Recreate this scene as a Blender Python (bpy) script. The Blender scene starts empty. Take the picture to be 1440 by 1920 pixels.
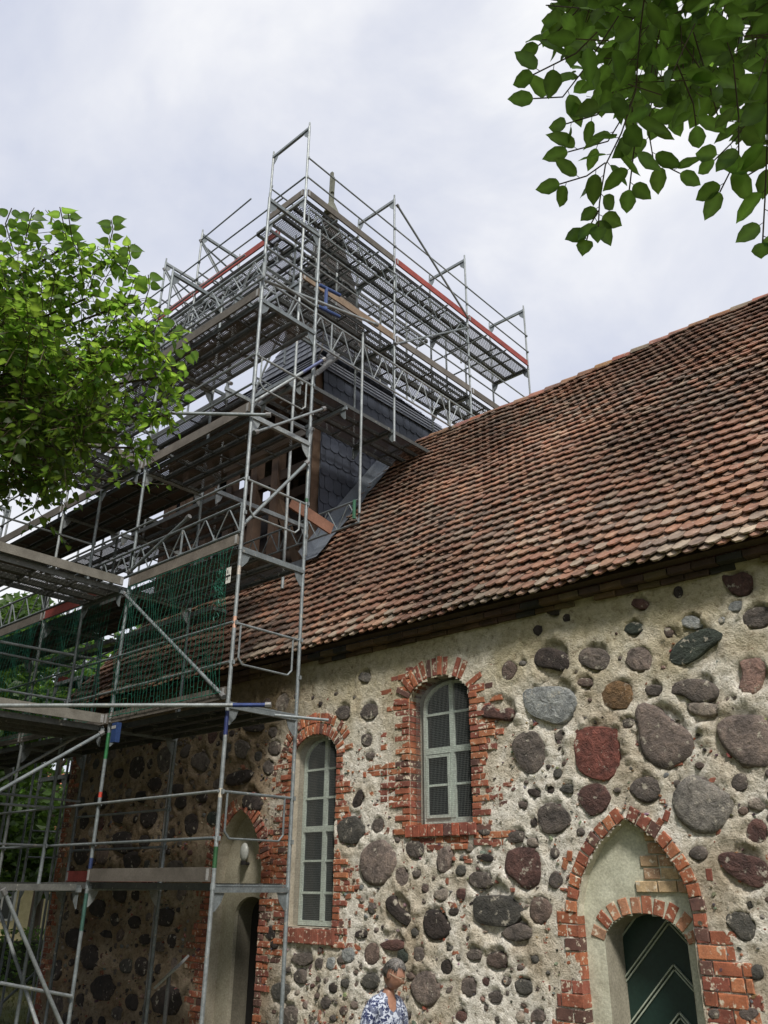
import bpy, math, random
import numpy as np
from mathutils import Vector, Matrix
R = math.radians
random.seed(7); rng = np.random.RandomState(7)
scene = bpy.context.scene
COL = scene.collection

# ------------------------------------------------------------------ camera
CF, CP, CR, CA = 1552.77, R(24.245), R(0.366), R(42.173)   # focal (px of the 1440 wide photo), pitch, roll, azimuth
Fv = Vector((-math.sin(CA)*math.cos(CP), math.cos(CA)*math.cos(CP), math.sin(CP)))
Rv0 = Vector((math.cos(CA), math.sin(CA), 0)); Uv0 = Rv0.cross(Fv)
Rv = Rv0*math.cos(CR) + Uv0*math.sin(CR); Uv = -Rv0*math.sin(CR) + Uv0*math.cos(CR)
cd = bpy.data.cameras.new('camera'); cam = bpy.data.objects.new('camera', cd); COL.objects.link(cam)
cam.matrix_world = Matrix(((Rv.x, Uv.x, -Fv.x, 0), (Rv.y, Uv.y, -Fv.y, 0), (Rv.z, Uv.z, -Fv.z, 0), (0, 0, 0, 1)))
cd.sensor_fit = 'VERTICAL'; cd.sensor_height = 36; cd.lens = CF/1920*36
cd.clip_start = 0.05; cd.clip_end = 1500
scene.camera = cam
scene.render.resolution_x = 768; scene.render.resolution_y = 1024

# ------------------------------------------------------------------ sky, sun, exposure
W = bpy.data.worlds.new('World'); scene.world = W; W.use_nodes = True
nt = W.node_tree; nt.nodes.clear()
def N(nt, t, **kw):
    n = nt.nodes.new(t)
    for k, v in kw.items(): setattr(n, k, v)
    return n
SUN_DIR = Vector((0.52, -0.42, 0.74)).normalized()
sky = N(nt, 'ShaderNodeTexSky', sky_type='NISHITA', sun_disc=False)
sky.sun_elevation = math.asin(SUN_DIR.z); sky.sun_rotation = math.atan2(SUN_DIR.x, SUN_DIR.y)
b1 = N(nt, 'ShaderNodeBackground'); b1.inputs['Strength'].default_value = 0.012
nt.links.new(sky.outputs[0], b1.inputs[0])
tc = N(nt, 'ShaderNodeTexCoord')
mp = N(nt, 'ShaderNodeMapping'); mp.inputs['Scale'].default_value = (1.0, 1.0, 1.7)
nt.links.new(tc.outputs['Generated'], mp.inputs[0])
nz = N(nt, 'ShaderNodeTexNoise'); nz.inputs['Scale'].default_value = 2.3; nz.inputs['Detail'].default_value = 6; nz.inputs['Roughness'].default_value = 0.55
nz.inputs['Distortion'].default_value = 0.4
nt.links.new(mp.outputs[0], nz.inputs['Vector'])
cr = N(nt, 'ShaderNodeValToRGB')
cr.color_ramp.elements[0].position = 0.34; cr.color_ramp.elements[0].color = (0.62, 0.66, 0.79, 1)
cr.color_ramp.elements[1].position = 0.64; cr.color_ramp.elements[1].color = (0.99, 0.99, 1.0, 1)
e = cr.color_ramp.elements.new(0.5); e.color = (0.79, 0.81, 0.885, 1)
nt.links.new(nz.outputs[0], cr.inputs[0])
b2 = N(nt, 'ShaderNodeBackground'); b2.inputs['Strength'].default_value = 0.81
nt.links.new(cr.outputs[0], b2.inputs[0])
ad = N(nt, 'ShaderNodeAddShader'); ow = N(nt, 'ShaderNodeOutputWorld')
nt.links.new(b1.outputs[0], ad.inputs[0]); nt.links.new(b2.outputs[0], ad.inputs[1]); nt.links.new(ad.outputs[0], ow.inputs[0])
sl = bpy.data.lights.new('sun', 'SUN'); sl.energy = 3.6; sl.angle = R(10); sl.color = (1.0, 0.95, 0.87)
so = bpy.data.objects.new('sun', sl); COL.objects.link(so); so.rotation_euler = SUN_DIR.to_track_quat('Z', 'Y').to_euler()
scene.view_settings.view_transform = 'Standard'; scene.view_settings.look = 'None'
scene.view_settings.exposure = 0.25; scene.view_settings.gamma = 1.0
try: scene.view_settings.use_curve_mapping = False
except Exception: pass

# ------------------------------------------------------------------ helpers
def ray(x, y): return Fv + Rv*((x-720)/CF) - Uv*((y-960)/CF)
def PY(x, y, Y): d = ray(x, y); return d*(Y/d.y)
def PX(x, y, X): d = ray(x, y); return d*(X/d.x)
def PZ(x, y, Z): d = ray(x, y); return d*(Z/d.z)
WY = 8.15            # plane of the nave's south wall
G = -2.3             # ground level (the camera stands at 0)
def wp(x, y, Y=WY): p = PY(x, y, Y); return (p.x, p.z)

class MB:
    def __init__(s): s.v = []; s.f = []; s.c = []; s.col = (1, 1, 1)
    def add(s, vs, fs, col=None):
        o = len(s.v); s.v += [tuple(p) for p in vs]; s.f += [tuple(i+o for i in f) for f in fs]
        s.c += col if isinstance(col, list) else [col or s.col]*len(vs)
    def box(s, a, b, col=None):
        x0, y0, z0 = a; x1, y1, z1 = b
        s.add([(x0,y0,z0),(x1,y0,z0),(x1,y1,z0),(x0,y1,z0),(x0,y0,z1),(x1,y0,z1),(x1,y1,z1),(x0,y1,z1)],
              [(0,3,2,1),(4,5,6,7),(0,1,5,4),(1,2,6,5),(2,3,7,6),(3,0,4,7)], col)
    def beam(s, p, q, w, h, col=None, up=(0,0,1)):
        p = Vector(p); q = Vector(q); d = (q-p).normalized(); u = Vector(up)
        if abs(d.dot(u)) > .95: u = Vector((0, 1, 0))
        a = d.cross(u).normalized()*w/2; b = a.cross(d).normalized()*h/2
        s.add([p-a-b,p+a-b,p+a+b,p-a+b,q-a-b,q+a-b,q+a+b,q-a+b],
              [(0,3,2,1),(4,5,6,7),(0,1,5,4),(1,2,6,5),(2,3,7,6),(3,0,4,7)], col)
    def tube(s, p, q, r, n=8, col=None, r2=None):
        p = Vector(p); q = Vector(q); d = (q-p).normalized(); r2 = r if r2 is None else r2
        u = Vector((0,0,1)) if abs(d.z) < .9 else Vector((1,0,0))
        a = d.cross(u).normalized(); b = a.cross(d)
        vs = [p+(a*math.cos(t)+b*math.sin(t))*r for t in [2*math.pi*i/n for i in range(n)]]
        vs += [q+(a*math.cos(t)+b*math.sin(t))*r2 for t in [2*math.pi*i/n for i in range(n)]]
        fs = [(i, (i+1) % n, n+(i+1) % n, n+i) for i in range(n)] + [tuple(range(n))[::-1], tuple(range(n, 2*n))]
        s.add(vs, fs, col)
    def path(s, pts, r, n=6, col=None):
        for a, b in zip(pts, pts[1:]): s.tube(a, b, r, n, col)
    def prism(s, poly, y0, y1, col=None):        # poly of (x,z) extruded along y
        n = len(poly)
        s.add([(x, y0, z) for x, z in poly] + [(x, y1, z) for x, z in poly],
              [tuple(range(n)), tuple(range(n, 2*n))[::-1]] + [(i, n+i, n+(i+1) % n, (i+1) % n) for i in range(n)], col)
    def mesh(s, name, smooth=False):
        m = bpy.data.meshes.new(name); m.from_pydata(s.v, [], s.f); m.update()
        if s.c:
            a = m.color_attributes.new('tint', 'FLOAT_COLOR', 'POINT')
            arr = np.ones((len(s.v), 4), dtype=np.float32); arr[:, :3] = np.array([c[:3] for c in s.c]); a.data.foreach_set('color', arr.ravel())
        if smooth: m.polygons.foreach_set('use_smooth', [True]*len(m.polygons))
        return m
    def build(s, name, mat, parent=None, smooth=False, kind=None, label=None):
        m = s.mesh(name, smooth); m.materials.append(mat)
        return link(name, m, parent, kind, label)
def link(name, m, parent=None, kind=None, label=None):
    o = bpy.data.objects.new(name, m); COL.objects.link(o)
    if parent is not None:
        o.parent = parent; o.matrix_parent_inverse = Matrix.Translation(-WORLD[parent.name])
        WORLD[o.name] = WORLD[parent.name]*0
    else: WORLD[o.name] = Vector((0, 0, 0))
    if kind: o['kind'] = kind
    if label: o['label'] = label
    return o
WORLD = {}
def thing(name, label, cat, loc, group=None):
    o = bpy.data.objects.new(name, None); COL.objects.link(o); o.location = loc; o.empty_display_size = 0.2
    WORLD[o.name] = Vector(loc); o['label'] = label; o['category'] = cat
    if group: o['group'] = group
    return o
def tag(o, label, cat, group=None):
    o['label'] = label; o['category'] = cat
    if group: o['group'] = group
    return o

# ------------------------------------------------------------------ materials
def mat(name): 
    m = bpy.data.materials.new(name); m.use_nodes = True; nt = m.node_tree
    return m, nt, nt.nodes['Principled BSDF'], nt.nodes['Material Output']
def noise(nt, scale, detail=4, rough=.55, vec=None, dist=0):
    n = N(nt, 'ShaderNodeTexNoise'); n.inputs['Scale'].default_value = scale; n.inputs['Detail'].default_value = detail
    n.inputs['Roughness'].default_value = rough; n.inputs['Distortion'].default_value = dist
    if vec is not None: nt.links.new(vec, n.inputs['Vector'])
    return n
def ramp(nt, src, stops):
    r = N(nt, 'ShaderNodeValToRGB'); el = r.color_ramp.elements
    el[0].position, el[0].color = stops[0][0], (*stops[0][1], 1); el[1].position, el[1].color = stops[-1][0], (*stops[-1][1], 1)
    for p, c in stops[1:-1]: e = el.new(p); e.color = (*c, 1)
    nt.links.new(src, r.inputs[0]); return r
def mix(nt, f, a, b, mode='MIX'):
    m = N(nt, 'ShaderNodeMix', data_type='RGBA', blend_type=mode)
    for s, v in ((m.inputs[0], f), (m.inputs[6], a), (m.inputs[7], b)):
        if hasattr(v, 'node'): nt.links.new(v, s)
        else: s.default_value = v if not isinstance(v, tuple) else (*v[:3], 1)
    return m.outputs[2]
def bump(nt, p, h, strength=.5, dist=.01):
    b = N(nt, 'ShaderNodeBump'); b.inputs['Strength'].default_value = strength; b.inputs['Distance'].default_value = dist
    nt.links.new(h, b.inputs['Height']); nt.links.new(b.outputs[0], p.inputs['Normal'])
def coords(nt): return N(nt, 'ShaderNodeTexCoord').outputs['Object']
def attr(nt): return N(nt, 'ShaderNodeAttribute', attribute_name='tint').outputs['Color']
M = {}
def tinted(name, s1, s2, dark, light, amt=.5, rough=.85, bst=.6, bd=.006, metallic=0, patch=None, pscale=8, ppos=(.56, .66)):
    m, nt, p, o = mat(name); c = coords(nt); a = attr(nt)
    n1 = noise(nt, s1, 5, .6, c); n2 = noise(nt, s2, 6, .65, c)
    r1 = ramp(nt, n1.outputs[0], [(.3, dark), (.7, light)])
    col = mix(nt, amt, a, mix(nt, 1.0, a, r1.outputs[0], 'MULTIPLY'))
    r2 = ramp(nt, n2.outputs[0], [(.25, (.55, .55, .55)), (.75, (1.35, 1.35, 1.35))])
    col = mix(nt, .8, col, mix(nt, 1.0, col, r2.outputs[0], 'MULTIPLY'))
    if patch:
        n3 = noise(nt, pscale, 5, .6, c); r3 = ramp(nt, n3.outputs[0], [(ppos[0], (0, 0, 0)), (ppos[1], (1, 1, 1))])
        col = mix(nt, r3.outputs[0], col, patch)
    nt.links.new(col, p.inputs['Base Color']); p.inputs['Roughness'].default_value = rough; p.inputs['Metallic'].default_value = metallic
    bump(nt, p, n2.outputs[0], bst, bd); M[name] = m; return m
def m_stone():
    m, nt, p, o = mat('stone'); c = coords(nt); a = attr(nt)
    n0 = noise(nt, 3.5, 4, .6, c, .4); n1 = noise(nt, 13, 9, .68, c, .3); n2 = noise(nt, 90, 4, .7, c); n3 = noise(nt, 10, 6, .65, c)
    r0 = ramp(nt, n0.outputs[0], [(.3, (.62, .60, .60)), (.7, (1.3, 1.22, 1.16))]); r1 = ramp(nt, n1.outputs[0], [(.32, (.45, .44, .44)), (.5, (1, 1, 1)), (.68, (1.4, 1.35, 1.3))]); r2 = ramp(nt, n2.outputs[0], [(.3, (.7, .7, .7)), (.7, (1.3, 1.3, 1.3))])
    col = mix(nt, 1.0, mix(nt, 1.0, mix(nt, 1.0, a, r0.outputs[0], 'MULTIPLY'), r1.outputs[0], 'MULTIPLY'), r2.outputs[0], 'MULTIPLY')
    r3 = ramp(nt, n3.outputs[0], [(.60, (0, 0, 0)), (.66, (.85, .85, .85))]); col = mix(nt, r3.outputs[0], col, (.56, .51, .42))
    nt.links.new(col, p.inputs['Base Color']); p.inputs['Roughness'].default_value = .85
    h = N(nt, 'ShaderNodeMath', operation='MULTIPLY_ADD'); nt.links.new(n1.outputs[0], h.inputs[0]); h.inputs[1].default_value = 3; nt.links.new(n2.outputs[0], h.inputs[2])
    bump(nt, p, h.outputs[0], 1.0, .022); M['stone'] = m
m_stone()
tinted('brick', 10, 70, (.55, .5, .5), (1.3, 1.25, 1.2), .8, .9, .7, .006, patch=(.56, .49, .38), pscale=19, ppos=(.57, .64))
tinted('brick_dirty_shaded', 5, 60, (.35, .42, .34), (1.3, 1.3, 1.25), .8, .95, .7, .006)
tinted('tile', 6, 55, (.45, .42, .42), (1.3, 1.28, 1.25), .75, .9, .7, .006, patch=(.34, .32, .27), pscale=26, ppos=(.60, .70))
tinted('slate', 3, 30, (.8, .8, .8), (1.15, 1.15, 1.2), .6, .42, .25, .002)
tinted('wood', 5, 60, (.6, .58, .55), (1.2, 1.2, 1.2), .8, .85, .5, .003)
tinted('steel', 9, 50, (.55, .55, .55), (1.2, 1.2, 1.2), .7, .55, .2, .001, metallic=.35, patch=(.34, .32, .28), pscale=15, ppos=(.63, .70))
tinted('paint', 5, 40, (.8, .8, .8), (1.1, 1.1, 1.1), .6, .55, .15, .001)
tinted('plaster', 4, 40, (.72, .7, .66), (1.1, 1.1, 1.1), .8, .9, .6, .008)
def m_mortar():
    m, nt, p, o = mat('mortar'); c = coords(nt)
    n1 = noise(nt, 1.1, 6, .6, c, .3); n2 = noise(nt, 13, 8, .7, c); n3 = noise(nt, 48, 5, .7, c)
    base = ramp(nt, n1.outputs[0], [(.34, (.50, .425, .32)), (.46, (.69, .63, .52)), (.56, (.87, .835, .755))]).outputs[0]
    r2 = ramp(nt, n2.outputs[0], [(.30, (.36, .31, .25)), (.44, (.84, .82, .79)), (.7, (1.18, 1.18, 1.19))]).outputs[0]
    col = mix(nt, 1.0, base, r2, 'MULTIPLY')
    r3 = ramp(nt, n3.outputs[0], [(.35, (.28, .23, .18)), (.45, (1, 1, 1))]).outputs[0]
    col = mix(nt, .75, col, mix(nt, 1.0, col, r3, 'MULTIPLY'))
    # brick dust and crumbs
    v = N(nt, 'ShaderNodeTexVoronoi'); v.inputs['Scale'].default_value = 9; nt.links.new(c, v.inputs['Vector'])
    n5 = noise(nt, 3, 3, .5, c)
    # algae / weather stain below the eave
    sx = N(nt, 'ShaderNodeSeparateXYZ'); nt.links.new(c, sx.inputs[0])
    n4 = noise(nt, 1.6, 6, .65, c)
    ma = N(nt, 'ShaderNodeMath', operation='MULTIPLY_ADD'); nt.links.new(n4.outputs[0], ma.inputs[0]); ma.inputs[1].default_value = 2.6; nt.links.new(sx.outputs[2], ma.inputs[2])
    mr = N(nt, 'ShaderNodeMapRange'); nt.links.new(ma.outputs[0], mr.inputs[0]); mr.inputs[1].default_value = 2.9; mr.inputs[2].default_value = 4.2
    mx = N(nt, 'ShaderNodeMath', operation='MULTIPLY'); nt.links.new(mr.outputs[0], mx.inputs[0]); mx.inputs[1].default_value = .85
    col = mix(nt, mx.outputs[0], col, mix(nt, 1.0, (.44, .39, .235), r2, 'MULTIPLY'))
    # browner mortar on the west part, also darkened for shade under the scaffold
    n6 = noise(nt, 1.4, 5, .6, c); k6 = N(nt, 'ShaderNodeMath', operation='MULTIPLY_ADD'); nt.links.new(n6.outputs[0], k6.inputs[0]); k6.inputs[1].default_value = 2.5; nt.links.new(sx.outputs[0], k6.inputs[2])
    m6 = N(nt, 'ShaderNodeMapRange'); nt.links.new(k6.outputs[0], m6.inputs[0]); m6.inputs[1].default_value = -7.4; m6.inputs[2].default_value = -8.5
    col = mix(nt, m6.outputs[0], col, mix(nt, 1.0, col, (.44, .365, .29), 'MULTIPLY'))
    nt.links.new(col, p.inputs['Base Color']); p.inputs['Roughness'].default_value = .95
    h = N(nt, 'ShaderNodeMath', operation='MULTIPLY_ADD'); nt.links.new(n2.outputs[0], h.inputs[0]); h.inputs[1].default_value = 1.8; nt.links.new(n3.outputs[0], h.inputs[2])
    bump(nt, p, h.outputs[0], 1.0, .03); M['mortar'] = m
m_mortar()
def m_plain(name, col, rough=.6, metallic=0, spec=None):
    m, nt, p, o = mat(name); p.inputs['Base Color'].default_value = (*col, 1); p.inputs['Roughness'].default_value = rough; p.inputs['Metallic'].default_value = metallic
    n = noise(nt, 30, 4, .6, coords(nt)); r = ramp(nt, n.outputs[0], [(.3, tuple(x*.8 for x in col)), (.7, tuple(min(1, x*1.15) for x in col))])
    nt.links.new(r.outputs[0], p.inputs['Base Color']); M[name] = m
    if spec is not None: p.inputs['Specular IOR Level'].default_value = spec
    return m
m_plain('glass', (.016, .020, .022), .15, 0, .35); m_plain('dark', (.012, .010, .009), .9); m_plain('zinc', (.16, .18, .21), .45, .3)
m_plain('wire', (.14, .15, .145), .7, 0); m_plain('door_green', (.010, .030, .024), .45); m_plain('door_trim', (.34, .38, .31), .6)
m_plain('lamp_glass', (.34, .35, .33), .3); m_plain('skin', (.33, .17, .115), .5); m_plain('hair', (.17, .145, .125), .6); m_plain('white', (.7, .7, .68), .6)
m_plain('net_green', (.012, .12, .08), .6); m_plain('trousers', (.05, .05, .065), .9); m_plain('shoe', (.03, .025, .02), .6)
def m_perf(name, col, sc=30.0, rad=.31):
    m, nt, p, o = mat(name); c = coords(nt)
    sx = N(nt, 'ShaderNodeSeparateXYZ'); nt.links.new(c, sx.inputs[0])
    def mt(op, a, b=None, d=None):
        k = N(nt, 'ShaderNodeMath', operation=op)
        for i, v in enumerate((a, b, d)):
            if v is None: continue
            if hasattr(v, 'node'): nt.links.new(v, k.inputs[i])
            else: k.inputs[i].default_value = v
        return k.outputs[0]
    u = mt('MULTIPLY', sx.outputs[0], sc); v = mt('MULTIPLY', sx.outputs[1], sc)
    fl = mt('FLOOR', v); u = mt('ADD', u, mt('MULTIPLY', fl, .5))
    fu = mt('SUBTRACT', mt('FRACT', u), .5); fv = mt('SUBTRACT', mt('FRACT', v), .5)
    d = mt('SQRT', mt('ADD', mt('MULTIPLY', fu, fu), mt('MULTIPLY', fv, fv)))
    hole = mt('LESS_THAN', d, rad)
    n1 = noise(nt, 2.3, 5, .6, c); r1 = ramp(nt, n1.outputs[0], [(.3, tuple(x*.45 for x in col)), (.68, tuple(x*1.2 for x in col))])
    nt.links.new(r1.outputs[0], p.inputs['Base Color']); p.inputs['Roughness'].default_value = .6; p.inputs['Metallic'].default_value = .3
    t = N(nt, 'ShaderNodeBsdfTransparent'); ms = N(nt, 'ShaderNodeMixShader')
    nt.links.new(hole, ms.inputs[0]); nt.links.new(p.outputs[0], ms.inputs[1]); nt.links.new(t.outputs[0], ms.inputs[2]); nt.links.new(ms.outputs[0], o.inputs[0])
    M[name] = m
m_perf('perforated', (.13, .105, .085), 30.0, .24)
m_perf('perforated_open', (.15, .14, .14), 24.0, .37)
m_plain('ply', (.075, .055, .042), .8)
def m_leaf(name, c1, c2, trans, tw=.5):
    m, nt, p, o = mat(name); a = attr(nt); c = coords(nt)
    n = noise(nt, 60, 3, .5, c); r = ramp(nt, n.outputs[0], [(.3, c1), (.7, c2)])
    col = mix(nt, 1.0, r.outputs[0], a, 'MULTIPLY')
    nt.links.new(col, p.inputs['Base Color']); p.inputs['Roughness'].default_value = .5
    t = N(nt, 'ShaderNodeBsdfTranslucent'); nt.links.new(mix(nt, 1.0, trans, a, 'MULTIPLY'), t.inputs[0])
    ms = N(nt, 'ShaderNodeMixShader'); ms.inputs[0].default_value = tw
    nt.links.new(p.outputs[0], ms.inputs[1]); nt.links.new(t.outputs[0], ms.inputs[2]); nt.links.new(ms.outputs[0], o.inputs[0]); M[name] = m
m_leaf('lime_leaf', (.035, .085, .012), (.06, .13, .02), (.25, .42, .07), .58)
m_leaf('elm_leaf', (.03, .075, .012), (.05, .11, .018), (.20, .36, .06), .5)
m_leaf('far_leaf', (.035, .075, .015), (.07, .13, .03), (.14, .26, .04), .45)
m_leaf('grass', (.10, .12, .03), (.2, .19, .07), (.1, .12, .03), .2)
def m_shirt():
    m, nt, p, o = mat('shirt'); c = coords(nt)
    v = N(nt, 'ShaderNodeTexVoronoi'); v.inputs['Scale'].default_value = 38; v.inputs['Randomness'].default_value = 1
    n = noise(nt, 14, 3, .6, c); mx = mix(nt, .12, c, n.outputs['Color']); nt.links.new(mx, v.inputs['Vector'])
    r = ramp(nt, v.outputs['Distance'], [(.46, (.015, .022, .07)), (.56, (.06, .08, .19)), (.64, (.50, .54, .62))])
    n2 = noise(nt, 9, 2, .5, c); r2 = ramp(nt, n2.outputs[0], [(.45, (0, 0, 0)), (.55, (1, 1, 1))])
    nt.links.new(mix(nt, r2.outputs[0], r.outputs[0], mix(nt, .22, r.outputs[0], (.45, .5, .6))), p.inputs['Base Color'])
    p.inputs['Roughness'].default_value = .8; M['shirt'] = m
m_shirt()

# ------------------------------------------------------------------ noise for geometry
def vnoise2(x, y, seed):
    r = np.random.RandomState(seed); T = r.rand(256, 256)
    xi = np.floor(x).astype(int); yi = np.floor(y).astype(int); fx = x-xi; fy = y-yi
    fx = fx*fx*(3-2*fx); fy = fy*fy*(3-2*fy)
    g = lambda i, j: T[i % 256, j % 256]
    return (g(xi, yi)*(1-fx)+g(xi+1, yi)*fx)*(1-fy) + (g(xi, yi+1)*(1-fx)+g(xi+1, yi+1)*fx)*fy
def fbm(x, y, seed, octs=4):
    s = 0; a = 1; t = 0
    for i in range(octs): s = s + a*(vnoise2(x*2**i, y*2**i, seed+i)-.5); t += a; a *= .55
    return s/t
def inpoly(X, Z, poly):
    X = np.asarray(X, float); Z = np.asarray(Z, float); ins = np.zeros(X.shape, bool); n = len(poly)
    for i in range(n):
        x0, z0 = poly[i]; x1, z1 = poly[(i+1) % n]
        if z0 == z1: continue
        c = ((z0 > Z) != (z1 > Z)) & (X < (x1-x0)*(Z-z0)/(z1-z0)+x0); ins ^= c
    return ins

# ================================================================== GROUND
def ground():
    m, nt, p, o = mat('ground_grass'); c = coords(nt)
    n1 = noise(nt, .35, 5, .6, c); n2 = noise(nt, 9, 6, .7, c)
    col = ramp(nt, n1.outputs[0], [(.35, (.17, .145, .065)), (.55, (.13, .14, .045)), (.7, (.06, .09, .02))]).outputs[0]
    col = mix(nt, 1.0, col, ramp(nt, n2.outputs[0], [(.3, (.6, .6, .6)), (.7, (1.3, 1.3, 1.3))]).outputs[0], 'MULTIPLY')
    nt.links.new(col, p.inputs['Base Color']); p.inputs['Roughness'].default_value = .95; bump(nt, p, n2.outputs[0], .8, .04)
    xs = sorted(set(list(np.linspace(-40, 25, 66)) + [-400, -200, -100, -60, 60, 120, 250, 400])); ys = xs
    mb = MB(); nx = len(xs)
    for y in ys:
        for x in xs:
            d = max(0, 1 - math.hypot(x-1, y+2)/5.5); near = 1 if -40 <= x <= 25 and -40 <= y <= 25 else 0
            z = G + .72*(d*d*(3-2*d)) + near*.03*math.sin(x*1.7)*math.cos(y*1.3)*(0 if y > 5 and y < 16 and x > -16 else 1)
            mb.v.append((x, y, z)); mb.c.append((1, 1, 1))
    for j in range(len(ys)-1):
        for i in range(nx-1): mb.f.append((j*nx+i, j*nx+i+1, (j+1)*nx+i+1, (j+1)*nx+i))
    o = mb.build('ground', m, None, True); o['kind'] = 'structure'
ground()

# ================================================================== NAVE
nave = thing('church_nave', 'old fieldstone and brick church nave with steep red plain tile roof', 'church', (-6, WY, G))
X_W, X_E = -15.35, 4.2
def px_poly(pts, Y=WY): return [wp(x, y, Y) for x, y in pts]
# openings on the wall face (x, z)
def arch_open(x0, x1, zb, zs, za, n=9):        # rounded head: springing zs, apex za
    cx = (x0+x1)/2; hw = (x1-x0)/2
    return [(x0, zb), (x1, zb)] + [(cx+hw*math.cos(t), zs+(za-zs)*math.sin(t)) for t in [math.pi*i/n for i in range(n+1)]]
OPEN_L = arch_open(-9.06, -8.21, -.50, 1.62, 1.90)
OPEN_R = arch_open(-6.92, -5.98, .66, 2.12, 2.40)
DOOR_OUT = [(-4.73, -2.3)] + px_poly([(1099, 1914), (1083, 1760), (1083, 1695), (1093, 1640), (1122, 1582), (1171, 1535), (1224, 1570), (1262, 1617), (1288, 1669), (1300, 1727), (1309, 1815), (1326, 1914)]) + [(-3.53, -2.3)]
def closed_ccw(p):
    a = sum(p[i][0]*p[(i+1) % len(p)][1]-p[(i+1) % len(p)][0]*p[i][1] for i in range(len(p)))
    return p if a > 0 else p[::-1]
def pointed(x0, x1, zb, zs, za, n=7):
    w = x1-x0; cx = (x0+x1)/2; pts = [(x0, zb), (x0, zs)]
    for i in range(1, n+1): t = i/n; pts.append((x0+(cx-x0)*(1-math.cos(t*math.pi/2*.82))/(1-math.cos(math.pi/2*.82)), zs+(za-zs)*math.sin(t*math.pi/2*.82)/math.sin(math.pi/2*.82)))
    r = [(2*cx-x, z) for x, z in pts[:-1]][::-1]
    return pts + r
DOOR_L = pointed(-10.72, -9.62, -2.3, .0, 1.0)
OPENS = [closed_ccw(p) for p in (OPEN_L, OPEN_R, DOOR_OUT, DOOR_L)]
def grow(poly, d):
    cx = sum(p[0] for p in poly)/len(poly); cz = sum(p[1] for p in poly)/len(poly)
    return [(x + d*np.sign(x-cx), z + d*np.sign(z-cz)) for x, z in poly]

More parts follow.
